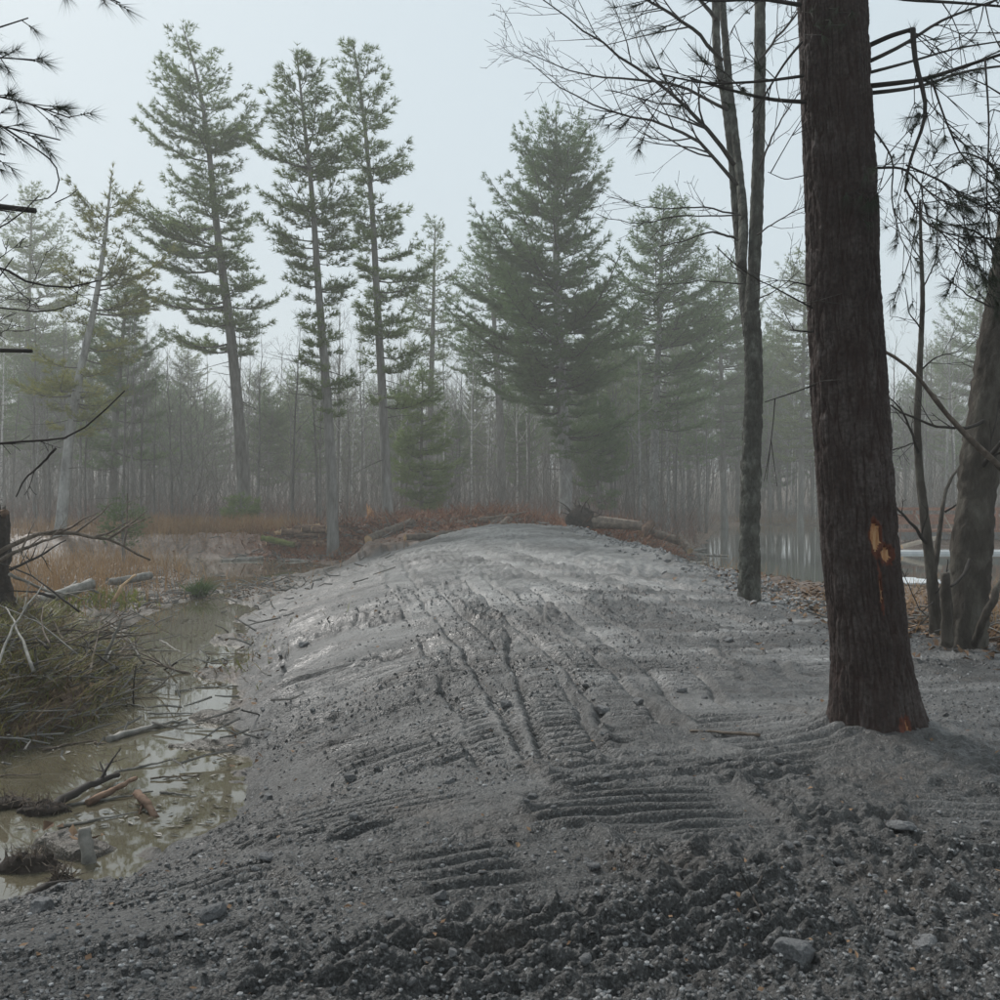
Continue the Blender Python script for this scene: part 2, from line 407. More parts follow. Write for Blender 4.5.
# tread marks left by tracked machines: centre lines (X, Y), width, cleat spacing, depth
def road_xy(px, py):
    """ground spot on the crown of the berm that a pixel looks at"""
    d = np.arange(3, 34, .02); z = np.interp(d, [0, 3, 10, 20, 30, 34], [0, 0, .14, .40, .66, .76])
    i = int(np.argmin(np.abs(CAM_Z - (py - 500) / 1000 * d - z)))
    return ((px - 500) / 1000 * d[i], d[i])
def track(pix): return [road_xy(*q) for q in pix]
TREADS = [
    (track([(392, 556), (400, 575), (413, 595), (434, 618), (456, 648), (475, 678), (494, 710), (512, 740), (522, 760)]), .50, .17, .036),
    (track([(424, 583), (446, 610), (478, 640), (500, 668), (524, 700), (548, 735), (566, 765)]), .40, .17, .034),
    (track([(534, 592), (523, 622), (532, 655), (547, 690), (563, 728), (580, 760)]), .40, .17, .034),
    (track([(470, 575), (500, 600), (535, 628), (575, 655), (610, 690), (640, 730)]), .42, .18, .035),
    (track([(540, 585), (580, 612), (625, 640), (675, 675), (715, 720)]), .42, .18, .030),
    (track([(500, 545), (560, 560), (640, 580), (720, 600)]), .5, .3, .04),
    (track([(470, 550), (540, 570), (640, 598), (760, 630)]), .5, .3, .04),
    ([(.86, 4.45), (.66, 5.6)], 1.15, .155, .055),
    ([(-.05, 3.75), (-.35, 4.75)], 1.5, .165, .050),
    ([(-.30, 5.0), (-.60, 6.1)], 1.4, .165, .040),
    ([(2.62, 4.55), (2.75, 5.4)], 1.2, .16, .040),
    ([(-1.25, 3.6), (-1.75, 4.6)], 1.2, .165, .045),
    ([(-.85, 6.4), (-1.1, 7.8)], 1.3, .18, .045),
    ([(-1.2, 8.6), (-1.45, 10.2)], 1.5, .21, .050),
    ([(-1.5, 10.8), (-1.8, 12.8)], 1.7, .25, .055),
    ([(-2.3, 13.4), (-2.8, 16.4)], 2.0, .32, .065),
    ([(-3.2, 17.0), (-3.8, 21.5)], 2.4, .45, .08),
    ([(1.95, 5.9), (1.55, 7.6)], .8, .17, .040),
    ([(1.7, 8.6), (1.5, 10.4)], .8, .19, .035),
    ([(3.4, 8.0), (3.0, 10.0)], 1.0, .2, .03),
]

def tread_field(X, Y):
    h = np.zeros(X.shape); cov = np.zeros(X.shape)
    for pts, wd, sp, dep in TREADS:
        p = np.array(pts)
        # resample
        tt = np.linspace(0, 1, 60); seg = np.linspace(0, 1, len(p))
        q = np.stack([np.interp(tt, seg, p[:, 0]), np.interp(tt, seg, p[:, 1])], -1)
        for _ in range(6): q[1:-1] = (q[:-2] + 2 * q[1:-1] + q[2:]) / 4
        lo = q.min(0) - wd; hi = q.max(0) + wd
        sel = (X > lo[0]) & (X < hi[0]) & (Y > lo[1]) & (Y < hi[1])
        if not sel.any(): continue
        x = X[sel]; y = Y[sel]
        x = x + .03 * noise(x * 3, y * 3, 5)
        best = np.full(x.shape, 9.); s = np.zeros(x.shape); acc = 0.; side = np.zeros(x.shape)
        for i in range(len(q) - 1):
            e = q[i + 1] - q[i]; ln = math.hypot(*e)
            t = np.clip(((x - q[i, 0]) * e[0] + (y - q[i, 1]) * e[1]) / (ln * ln), 0, 1)
            d = np.hypot(x - q[i, 0] - t * e[0], y - q[i, 1] - t * e[1])
            c = d < best
            best = np.where(c, d, best); s = np.where(c, acc + t * ln, s)
            side = np.where(c, (x - q[i, 0]) * e[1] - (y - q[i, 1]) * e[0], side)
            acc += ln
        fade = sstep(0, .35, s) * sstep(acc, acc - .35, s)
        worn = sstep(-.55, .25, fbm(x * 1.3, y * 1.3, 3, 44))
        ins = sstep(wd / 2 + .03, wd / 2 - .03, best) * fade
        edge = np.exp(-((best - wd / 2 - .05) / .045) ** 2) * fade
        ph = (s / (sp * .8)) * 2 * math.pi + .5 * noise(x * 2.5, y * 2.5, 8)
        cl = np.sin(ph); cl = np.sign(cl) * np.abs(cl) ** .75
        groove = np.exp(-((best - wd / 2 + .02) / .035) ** 2) * fade
        new = ins * (-.30 * dep + cl * dep * (.95 if wd < .6 else .62) * worn) + edge * dep * (.45 + .5 * noise(x * 6, y * 6, 3)) - groove * dep * (1.5 if wd < .6 else .1)
        inf = np.clip(np.maximum(ins, edge), 0, 1)
        h[sel] = h[sel] * (1 - .9 * inf) + new
        cov[sel] = np.maximum(cov[sel], ins)
    return h, cov

STREAKS = [  # direction (deg), patch centre and size, groove spacing, depth
    (38, (-1.7, 4.4), (1.6, 1.1), .13, .050), (24, (0.0, 4.3), (1.8, .9), .15, .052), (18, (1.2, 5.4), (1.4, .7), .16, .04),
    (12, (-.8, 6.2), (1.4, .9), .16, .045), (20, (-1.2, 7.8), (1.3, 1.5), .19, .055), (10, (-1.6, 10.5), (1.6, 2.2), .24, .065), (2, (-2.4, 14), (2.0, 3.0), .32, .075),
    (-4, (-3.5, 19), (2.2, 3.5), .42, .085), (-8, (-4.0, 25), (2.5, 4), .55, .09), (-12, (2.9, 5.0), (1.6, .8), .15, .03), (-20, (2.6, 9.0), (1.5, 2.5), .22, .03),
    (82, (2.4, 15), (1.2, 6), .35, .018), (78, (1.0, 20), (1.5, 7), .45, .022), (100, (2.8, 24), (1.3, 7), .5, .025), (-25, (1.6, 11.5), (1.4, 2.5), .25, .018), (30, (-.2, 13.5), (1.2, 2.5), .3, .022),
]

def berm_detail(X, Y):
    h = .045 * fbm(X * .7, Y * .7, 3, 1)
    cov = np.zeros(X.shape)
    for i, (a, c, s, sp, dep) in enumerate(STREAKS):
        sp = sp * .72
        m = np.exp(-(((X - c[0]) / s[0]) ** 2 + ((Y - c[1]) / s[1]) ** 2))
        sel = m > .06
        if not sel.any(): continue
        x = X[sel]; y = Y[sel]; ca, sa = math.cos(R(a)), math.sin(R(a))
        u = x * ca + y * sa; v = -x * sa + y * ca
        ph = v / sp + .9 * fbm(u * .35, v * .45, 3, 60 + i) + .25 * noise(u * 1.7, v * 2.5, 80 + i)
        ln = np.sin(ph * 2 * math.pi); ln = np.where(ln > 0, ln * .7, -np.abs(ln) ** .8)
        am = sstep(-.25, .35, noise(u * .55, v / sp * .45, 20 + i))
        g = ln * am * .8 + .5 * noise(u * .8, v / sp * 1.7, 40 + i)
        w = sstep(.06, .45, m[sel]) * sstep(-.5, .1, fbm(x * .9, y * .9, 2, 70 + i))
        h[sel] += g * dep * w * (.85 + .25 * (c[1] > 7))
        cov[sel] = np.maximum(cov[sel], w)
    rough = sstep(-.25, .35, fbm(X * .55, Y * .55, 3, 9) + .35 * sstep(7, 3.5, Y))
    cl = np.abs(fbm(X * 6, Y * 6, 3, 13)); cl2 = fbm(X * 15, Y * 15, 3, 14)
    h += rough * (.06 * (cl - .2) + .040 * cl2) + .020 * fbm(X * 9, Y * 9, 3, 15) + .014 * fbm(X * 32, Y * 32, 2, 16) * (.4 + .6 * rough) * sstep(10, 7, Y)
    # far, coarser clods that still show
    h += .04 * fbm(X * 2.2, Y * 2.2, 4, 19) * sstep(6, 14, Y)
    # spoil ridge along the far right shoulder
    rx = 2.6 + .0 * Y
    rid = np.exp(-((X - np.interp(Y, [12, 20, 28, 34], [4.3, 4.1, 3.2, 2.6])) / .55) ** 2) * sstep(13, 20, Y)
    h += rid * (.13 + .16 * fbm(X * 2.5, Y * 2.5, 4, 21))
    t, tc = tread_field(X, Y)
    h = h * (1 - .92 * tc) + t
    return h, rough, cov, tc

def terrain(X, Y, full=False):
    X = np.asarray(X, float); Y = np.asarray(Y, float)
    wob = .22 * fbm(X * 1.1, Y * 1.1, 3, 31)
    dd = poly_sd(X, Y, DITCH) + wob
    dp = poly_sd(X, Y, POND) + wob * 1.5
    db = poly_sd(X, Y, BERM) + .25 * fbm(X * 1.5, Y * 1.5, 3, 33)
    top = np.interp(Y, [-20, 0, 3, 10, 20, 30, 34, 38, 44, 60], [0, 0, 0, .14, .40, .66, .76, .62, .3, .2])
    top = top - .036 * (X - .7) ** 2 * sstep(12, 30, Y) * (np.abs(X) < 12)
    bank = .18 + .16 * fbm(X * .35, Y * .35, 4, 41) + .10 * fbm(X * 1.6, Y * 1.6, 3, 42)
    bank = bank + .05 * np.maximum(np.hypot(X, Y) - 95, 0) ** .98     # the wood rises gently far behind
    # debris bank left and right of the crest
    bank += .6 * np.exp(-(((X + 5.5) / 3.5) ** 2 + ((Y - 38.5) / 2.5) ** 2)) + .45 * np.exp(-(((X - 5.0) / 2.2) ** 2 + ((Y - 36.5) / 2.5) ** 2))
    bank += .85 * np.exp(-(((X + .2) / 3.2) ** 2 + ((Y - 41) / 2.2) ** 2))
    marsh = sstep(-4.2, -5.2, X) * sstep(40, 38, Y) * sstep(6.8, 7.8, Y)
    mz = -.47 + .22 * fbm(X * .6, Y * .6, 4, 51) + .08 * fbm(X * 2.5, Y * 2.5, 3, 52)
    mz += .62 * np.exp(-(((X + 6.0) / 1.6) ** 2 + ((Y - 11.5) / 2.6) ** 2)) + .35 * np.exp(-(((X + 8.5) / 2.0) ** 2 + ((Y - 14.5) / 3.) ** 2))
    bank = bank * (1 - marsh) + mz * marsh
    top = np.maximum(top, -.35)
    k = sstep(-.6, 1.6, db)
    z = bank * (1 - k) + top * k
    wl = 2.3 + .075 * np.clip(Y, 0, 40)
    wl = np.where(db > -.2, wl, 1.2)
    e = np.clip(-dd / wl, 0, 1)
    z = WATER_Z + (z - WATER_Z) * (1 - (1 - e) ** 2.0) * np.where(dd < 0, 1, 0) + np.where(dd < 0, 0, -.45 * sstep(0, .9, dd))
    wr = np.interp(X, [4, 6, 9, 14], [2.4, 3.5, 7.5, 8.5])
    e = np.clip(-dp / wr, 0, 1)
    z = np.where(dp < 0, WATER_Z + (z - WATER_Z) * (1 - (1 - e) ** 1.6), WATER_Z - .6 * sstep(0, 1.5, dp))
    cap = WATER_Z + .045 + .05 * fbm(X * 4, Y * 4, 3, 79)
    # mud spits and clods standing out of the ditch
    for cx, cy, sx, sy, hh in ((-6.5, 24, 1.2, 1.8, .50), (-5.6, 22.0, .8, 1.0, .46), (-2.95, 6.35, .34, .16, .62), (-3.35, 7.3, .5, .14, .50), (-2.62, 6.2, .12, .1, .5), (-3.9, 15.6, 1.2, .35, .44),
                               (-3.0, 8.9, .9, .12, .40), (-3.7, 12.6, .5, .3, .42), (-2.5, 9.0, .45, .2, .36), (-3.0, 10.1, .5, .25, .40), (-7.6, 28.5, 1.5, 1.6, .42), (-3.3, 8.3, .6, .1, .42)):
        zb = z + hh * np.exp(-(((X - cx) / sx) ** 2 + ((Y - cy) / sy) ** 2)) * sstep(-.25, .15, dd) * (.8 + .45 * fbm(X * 3, Y * 3, 3, 77))
        z = np.minimum(zb, np.maximum(z, cap))
    bd, rough, cov, tc = berm_detail(X, Y)
    km = sstep(-.1, .5, db)
    z = z + bd * km * np.where(dd > 0, .3, 1)
    z = z + (1 - km) * (.05 * fbm(X * 3.2, Y * 3.2, 4, 54) + .02 * fbm(X * 11, Y * 11, 2, 55))
    # soil pushed up round the big pine
    rp = np.hypot(X - 2.48, Y - 6.5)
    z = z + .13 * np.exp(-(rp / .55) ** 2) * (1 + .5 * fbm(X * 5, Y * 5, 3, 88))
    if not full: return z
    an = fbm(X * .8 + 3, Y * 4.5 - X * .8, 4, 66) * sstep(16, 8, Y) + fbm(X * .5, Y * 1.6 - X * .2, 4, 67) * sstep(6, 14, Y)
    comp = np.clip(.22 + .75 * an + .55 * fbm(X * .45, Y * .3, 3, 61) + .35 * cov * 0 + .35 * tc + .40 * sstep(9, 24, Y) - .55 * rough * sstep(14, 5, Y), 0, 1) * (.55 + .45 * sstep(3.5, 9, Y))
    left = sstep(-1.2, 1.6, X - np.interp(Y, [3, 7, 13, 20, 30], [-1.2, -1.0, -1.6, -2.6, -2.6]))
    comp = comp * (.28 + .72 * left) * (.35 + .65 * sstep(4, 11, Y))
    mud = np.clip(np.maximum(sstep(-.05, .2, dd) * .9, marsh * .7), 0, 1)
    chips = np.clip(1.5 * np.exp(-(((X + 5.5) / 4.) ** 2 + ((Y - 39) / 3.5) ** 2)) + 1.5 * np.exp(-(((X - 5.2) / 2.6) ** 2 + ((Y - 36.5) / 3.2) ** 2)) + 1.5 * np.exp(-(((X + .5) / 4.) ** 2 + ((Y - 41) / 2.6) ** 2)), 0, 1)
    bankm = 1 - sstep(-.35, -.02, db)
    return z, comp, bankm, mud, chips

def gz(x, y):
    return float(terrain(np.array([x]), np.array([y]))[0])
def on_ground(px, py, d0=20.0):
    """where the sight line through a pixel meets the ground"""
    d = np.concatenate([np.arange(2.5, 20, .02), np.arange(20, 90, .05)])
    x = (px - 500) / 1000 * d; z = CAM_Z - (py - 500) / 1000 * d
    h = np.maximum(terrain(x, d), WATER_Z)
    i = np.argmax(z <= h)
    return np.array([x[i], d[i], h[i]])

def build_ground():
    th_d = np.linspace(-.515, .515, 580)
    th = np.concatenate([th_d, np.linspace(.515, 2 * math.pi - .515, 80)[1:-1]])
    r = [.5]
    while r[-1] < 2.6: r.append(r[-1] + .18)
    while r[-1] < 46: r.append(r[-1] + min(max(.68 * r[-1] ** 2 / 1550, .0115), .25))
    while r[-1] < 330: r.append(r[-1] * 1.045)
    r = np.array(r)
    nt_, nr = len(th), len(r)
    X = r[:, None] * np.sin(th)[None]; Y = r[:, None] * np.cos(th)[None]
    X = np.append(X.ravel(), 0); Y = np.append(Y.ravel(), 0)
    z, comp, bank, mud, chips = terrain(X, Y, True)
    mb = MB()
    j = np.arange(nt_); j2 = (j + 1) % nt_
    base = (np.arange(nr - 1) * nt_)[:, None]
    q = np.stack([base + j, base + nt_ + j, base + nt_ + j2, base + j2], -1).reshape(-1, 4)[:, ::-1]
    tr = np.stack([j, np.full(nt_, nr * nt_), j2], -1)[:, ::-1]
    mb.add(np.stack([X, Y, z], -1), q[:, ::-1], tr[:, ::-1])
    me = mb.mesh('ground')
    for n, a in (('compact', comp), ('bank', bank), ('mud', mud), ('chips', chips)):
        at = me.attributes.new(n, 'FLOAT', 'POINT'); at.data.foreach_set('value', a.astype(np.float32))
    me.materials.append(M['ground'])
    if me.polygons[0].normal.z < 0: me.flip_normals()
    tag(link('ground', me), 'grey gravel berm and brown leaf covered banks', None, kind='structure')
build_ground()

def sheet(name, x0, y0, x1, y1, z, mat, label, nx=2):
    mb = MB()
    mb.add([[x0, y0, z], [x1, y0, z], [x1, y1, z], [x0, y1, z]], [[0, 1, 2, 3]])
    return tag(mb.build(name, mat), label, None, kind='structure')
sheet('ditch_water', -40, 3, -.9, 44, WATER_Z, M['ditch_water'], 'muddy yellow brown water in the flooded ditch')
sheet('pond_water', 4.4, 12, 72, 92, WATER_Z, M['pond_water'], 'still grey green pond water under the mist')

# ------------------------------------------------------------------ trees
def smooth_line(pts, n):
    p = np.array(pts, float); s = np.concatenate([[0], np.cumsum(np.linalg.norm(np.diff(p, axis=0), axis=1))])
    t = np.linspace(0, s[-1], n)
    q = np.stack([np.interp(t, s, p[:, k]) for k in range(3)], -1)
    for _ in range(max(2, n // 8)): q[1:-1] = (q[:-2] + 2 * q[1:-1] + q[2:]) / 4
    return q

def unit(v): return v / max(np.linalg.norm(v), 1e-9)

def pine_parts(trunk, r0, env, g, mb_limb, tp, td, whorl=.6, nbr=5, miss=.12, top_up=50, low_up=2, dead_from=None, subL=.40, step=.060, bare=.24):
    """white-pine limbs and tuft positions along a trunk polyline; env rows are (z, reach left, reach right)"""
    env = sorted(env); ez = [e[0] for e in env]; el = [e[1] for e in env]; er = [e[2] for e in env]
    z0, z1 = ez[0], ez[-1]
    tz = trunk[:, 2]
    def tr(z): return np.array([np.interp(z, tz, trunk[:, k]) for k in range(3)])
    z = z0
    a0 = g.uniform(0, 6.28)
    while z < z1 - .05:
        f = (z - z0) / (z1 - z0)
        nb = max(3, int(round(nbr + g.normal() * .8)))
        a0 += g.uniform(.3, 1.2)
        wf = g.uniform(.5, .8) if g.random() < .28 else g.uniform(.9, 1.15)
        for k in range(nb):
            if g.random() < miss + .08: continue
            az = a0 + k / nb * 2 * math.pi + g.normal() * .18
            zz = z + g.normal() * whorl * .22
            c = math.cos(az)
            rl, rr = np.interp(zz, ez, el), np.interp(zz, ez, er)
            side = rr if c > 0 else rl
            reach = abs(c) * side + (1 - abs(c)) * .5 * (rl + rr)
            reach *= wf * (g.uniform(1.15, 1.4) if g.random() < .07 else g.uniform(.55, 1.1) if g.random() < .4 else g.uniform(.88, 1.12))
            if reach < .12: continue
            el_a = R(low_up + (top_up - low_up) * f ** 1.6 + g.normal() * 5)
            base = tr(max(zz - reach * math.tan(el_a) * .8, tz[0] + .3))
            d = np.array([math.cos(az), math.sin(az), 0])
            n = 6
            t = np.linspace(0, 1, n)
            wig = g.normal(size=2) * .05 * reach
            side_v = np.array([-d[1], d[0], 0])
            pts = base + d * (reach * t)[:, None] + np.array([0, 0, 1]) * (reach * (math.tan(el_a) * t * .75 + .16 * t ** 2.5 - .10 * np.sin(t * 3.1)))[:, None] + side_v * (wig[0] * np.sin(t * 4))[:, None]
            rb = max(.012, .013 * reach + .006)
            mb_limb.tube(pts, rb * (1 - .8 * t), 4, False)
            # side shoots
            L = bare * reach + .1 * g.random(); sgn = 1 if g.random() < .5 else -1
            dens = .17 if reach > 1 else .13
            while L < reach * .98:
                tt = L / reach
                b = np.array([np.interp(tt, t, pts[:, q]) for q in range(3)])
                sl = (subL * (1 - tt) * reach + .30) * g.uniform(.6, 1.25)
                sl = min(sl, 1.5)
                an = az + sgn * R(g.uniform(30, 68))
                sd = np.array([math.cos(an), math.sin(an), g.uniform(.02, .42)])
                sd = unit(sd)
                e = b + sd * sl
                if sl > .5: mb_limb.tube(np.array([b, e]), [rb * .35, .006], 3, False)
                m = max(2, int(sl / step))
                u = (np.arange(m) + g.uniform(.3, 1, m)) / m
                pp = b + (e - b) * u[:, None] + g.normal(size=(m, 3)) * np.array([.06, .06, .04])
                tp.append(pp); td.append(np.tile(sd + np.array([0, 0, .35]), (m, 1)))
                sgn = -sgn
                L += dens * g.uniform(.6, 1.3)
            m = 4
            pp = pts[-1] + g.normal(size=(m, 3)) * .08
            tp.append(pp); td.append(np.tile(d + np.array([0, 0, .6]), (m, 1)))
        z += whorl * g.uniform(.62, 1.2) * (1 - .35 * f)
    # leader
    m = 10
    tp.append(tr(z1) + np.stack([g.normal(size=m) * .06, g.normal(size=m) * .06, g.uniform(-.6, .35, m)], -1)); td.append(np.tile([0, 0, 1.], (m, 1)))

def dead_limbs(mb, trunk, zr, n, g, Lr=(.5, 2.2)):
    for _ in range(n):
        z = g.uniform(*zr); az = g.uniform(0, 6.28); ln = g.uniform(*Lr)
        b = np.array([np.interp(z, trunk[:, 2], trunk[:, k]) for k in range(3)])
        d = np.array([math.cos(az), math.sin(az), g.uniform(-.3, .25)])
        p = [b, b + d * ln * .5 + g.normal(size=3) * .05, b + d * ln + np.array([0, 0, g.uniform(-.3, .2)])]
        mb.tube(smooth_line(p, 5), np.linspace(.022, .006, 5), 3, False)
        if ln > 1:
            for _ in range(2):
                q = b + d * ln * g.uniform(.4, .9)
                mb.tube(np.array([q, q + (d + g.normal(size=3) * .6) * ln * .3]), [.008, .004], 3, False)

def hero_pine(label, tr_px, d, r0, env_px, seed, needle, tuft=None, group=None, dead=None, bark='pine_bark', name='pine_tree', **kw):
    g = np.random.default_rng(seed)
    if tuft is None: tuft = (8, .25, .0138, .8) if d < 52 else (5, .30, .022, .8)
    if d >= 52: kw.setdefault('step', .11)
    tr = [P(x, y, d) for x, y in tr_px]
    base = tr[0].copy(); base[2] = gz(base[0], base[1])
    tr[0] = base - np.array([0, 0, .25])
    # slight depth wander
    trunk = smooth_line(tr, 26)
    trunk[:, 1] += .12 * np.sin(np.linspace(0, 3, 26) + seed)
    def cx(z): return np.interp(z, trunk[:, 2], trunk[:, 0])
    env = []
    for y, xl, xr in env_px:
        z = CAM_Z - (y - 500) / 1000 * d; c = cx(z)
        env.append((z, max(.1, c - (xl - 500) / 1000 * d), max(.1, (xr - 500) / 1000 * d - c)))
    T = thing(name, label, 'tree', base, group)
    mt = MB(); n = len(trunk); u = np.linspace(0, 1, n)
    rad = r0 * (1 - u) ** .8 * .92 + .02 + r0 * .25 * np.exp(-u * 40)
    mt.tube(trunk, rad, 10)
    mt.build('trunk', M[bark], T, base)
    ml = MB(); tp = []; td = []
    pine_parts(trunk, r0, env, g, ml, tp, td, **kw)
    if dead: dead_limbs(ml, trunk, dead[:2], dead[2], g)
    ml.build('limbs', M['pine_limb'], T, base)
    mc = MB(); tp = np.vstack(tp); td = np.vstack(td)
    mc.needles(tp, td, tuft[0], tuft[1], tuft[2], tuft[3], g)
    mc.build('crown', M[needle], T, base, smooth=False)
    return T

pines = []
pines.append(hero_pine('tall leaning pine, leftmost of the three tall pines, wide bare lower trunk', [(247, 532), (241, 440), (236, 380), (229, 310), (222, 265), (216, 220), (210, 150), (200, 80), (183, 28)], 45, .32,
    [(28, 170, 190), (50, 150, 208), (75, 143, 226), (100, 134, 250), (116, 150, 250), (136, 134, 240), (152, 165, 235), (180, 168, 242), (205, 158, 246), (225, 128, 240), (242, 124, 245), (258, 155, 232), (275, 168, 262), (295, 140, 278), (312, 150, 276), (335, 160, 262), (352, 160, 250)],
    3, 'needle', dead=(5, 9, 12), whorl=.75))
pines.append(hero_pine('tall straight pine, middle one of the three tall pines', [(334, 547), (332, 470), (328, 400), (323, 340), (318, 280), (313, 200), (305, 130), (296, 52)], 36.5, .22,
    [(50, 288, 306), (70, 277, 320), (95, 258, 336), (120, 256, 345), (150, 252, 352), (178, 255, 362), (198, 252, 352), (214, 282, 345), (235, 253, 356), (255, 270, 345), (280, 276, 350), (305, 296, 345), (330, 300, 360), (360, 300, 352), (395, 312, 356), (415, 322, 345)],
    4, 'needle', dead=(4, 8, 10), whorl=.66, miss=.15))
pines.append(hero_pine('slender tall pine beside the end of the berm, rightmost of the three', [(389, 537), (386, 470), (383, 400), (378, 320), (374, 240), (370, 180), (362, 100), (353, 42)], 39.5, .21,
    [(40, 345, 362), (52, 334, 376), (75, 334, 391), (100, 334, 390), (116, 345, 385), (132, 350, 400), (150, 340, 422), (163, 340, 416), (182, 352, 395), (206, 345, 414), (225, 355, 398), (248, 355, 412), (272, 360, 430), (300, 358, 440), (330, 360, 442), (352, 366, 436), (375, 372, 420), (400, 378, 440)],
    5, 'needle', dead=(3, 7, 12), whorl=.72, miss=.2))
pines.append(hero_pine('broad bushy pine standing behind the crest of the berm', [(567, 520), (565, 460), (562, 400), (558, 320), (556, 250), (557, 180), (556, 110)], 47, .36,
    [(108, 545, 566), (125, 520, 590), (150, 510, 601), (180, 488, 604), (200, 486, 600), (215, 482, 592), (235, 478, 590), (270, 474, 612), (300, 464, 640), (340, 458, 642), (380, 468, 632), (408, 488, 640), (425, 556, 640), (448, 562, 606)],
    6, 'needle_dark', whorl=.6, nbr=6, miss=.05, top_up=58, dead=(2, 5, 6), bark='pale_bark'))
pines.append(hero_pine('pale trunked pine with thin yellow green lower foliage, far left', [(58, 525), (68, 440), (78, 380), (95, 310), (105, 250), (113, 174)], 40, .24,
    [(174, 104, 122), (190, 75, 140), (220, 56, 146), (250, 70, 166), (285, 60, 180), (320, 40, 152), (350, 30, 140), (385, 22, 130), (420, 30, 128), (445, 50, 100)],
    8, 'needle_yellow', whorl=.8, miss=.38, bark='pale_bark', dead=(2, 6, 8)))
pines.append(hero_pine('dark green pine close behind the pale trunked pine', [(112, 525), (115, 440), (122, 360), (128, 285)], 50, .22,
    [(285, 120, 136), (310, 95, 150), (340, 85, 165), (380, 80, 175), (420, 80, 170), (460, 85, 160)], 9, 'needle_dark', whorl=.6, miss=.1, dead=(1, 4, 8)))
pines.append(hero_pine('misty pine just left of the broad bushy pine', [(503, 518), (500, 420), (494, 320), (488, 222)], 62, .3,
    [(222, 480, 496), (245, 462, 515), (280, 452, 530), (320, 445, 530), (360, 448, 530), (400, 455, 525)], 10, 'needle_dark', whorl=.75, miss=.1))
pines.append(hero_pine('faint tall pine between the three pines and the bushy pine', [(428, 518), (430, 420), (433, 320), (435, 222)], 66, .3,
    [(222, 428, 442), (245, 412, 452), (280, 402, 466), (320, 398, 470), (355, 398, 462), (395, 408, 452)], 12, 'needle', whorl=.8, miss=.15))
pines.append(hero_pine('dense misty pine with pale trunk right of the bushy pine', [(653, 530), (655, 440), (659, 330), (664, 192)], 56, .3,
    [(192, 655, 674), (212, 636, 692), (245, 618, 718), (280, 610, 730), (320, 606, 738), (360, 618, 736), (395, 625, 728), (430, 635, 700)], 14, 'needle_dark', whorl=.7, nbr=6, miss=.06, bark='pale_bark', dead=(1, 5, 16)))
pines.append(hero_pine('misty pine left of the twin stemmed maple', [(725, 522), (722, 420), (718, 250)], 78, .3,
    [(250, 708, 728), (275, 690, 748), (310, 680, 765), (360, 676, 770), (410, 680, 768), (450, 690, 755)], 15, 'needle_dark', whorl=.8, nbr=6, miss=.08))
pines.append(hero_pine('misty pine seen between the maple and the big trunk', [(800, 522), (802, 400), (806, 245)], 82, .3,
    [(245, 796, 816), (272, 775, 838), (310, 765, 850), (360, 760, 855), (410, 766, 850), (455, 775, 840)], 16, 'needle', whorl=.85, nbr=6, miss=.1))
pines.append(hero_pine('faint pine beyond the bridge at the right edge', [(985, 515), (983, 400), (980, 278)], 86, .3,
    [(278, 970, 990), (305, 948, 1012), (345, 932, 1030), (390, 925, 1040), (440, 925, 1040), (480, 935, 1030)], 17, 'needle_dark', whorl=.85, nbr=6, miss=.08))
pines.append(hero_pine('faint pine rising highest at the far left edge', [(22, 520), (25, 400), (32, 186)], 80, .32,
    [(186, 22, 42), (210, 5, 60), (245, -5, 72), (290, -15, 85), (335, -10, 90), (380, -5, 80)], 18, 'needle', whorl=.85, nbr=5, miss=.12))
# young conifers in the understorey
pines.append(hero_pine('young green pine with a dark trunk beside the rightmost tall pine', [(421, 522), (421, 450), (423, 372)], 46, .10,
    [(372, 418, 428), (395, 404, 442), (425, 396, 450), (460, 392, 452), (490, 396, 448), (508, 405, 440)], 20, 'needle', whorl=.45, miss=.15, name='young_pine'))
pines.append(hero_pine('young dark pine under the right skirt of the bushy pine', [(598, 522), (598, 460), (600, 400)], 50, .09,
    [(400, 595, 606), (425, 580, 622), (455, 572, 632), (485, 572, 630), (505, 580, 620)], 21, 'needle_dark', whorl=.45, miss=.15, name='young_pine'))
pines.append(hero_pine('small bright green pine sapling standing in the left marsh', [(125, 545), (124, 520), (122, 498)], 30, .03,
    [(498, 118, 127), (510, 108, 138), (522, 104, 144), (535, 108, 140), (543, 114, 134)], 22, 'needle_fresh', whorl=.22, miss=.2, name='young_pine', tuft=(7, .13, .008, .7)))
pines.append(hero_pine('small green pine sapling at the foot of the leaning pine', [(240, 535), (240, 515), (241, 495)], 43, .03,
    [(495, 237, 245), (508, 228, 254), (522, 222, 256), (532, 226, 252)], 23, 'needle', whorl=.3, miss=.2, name='young_pine'))

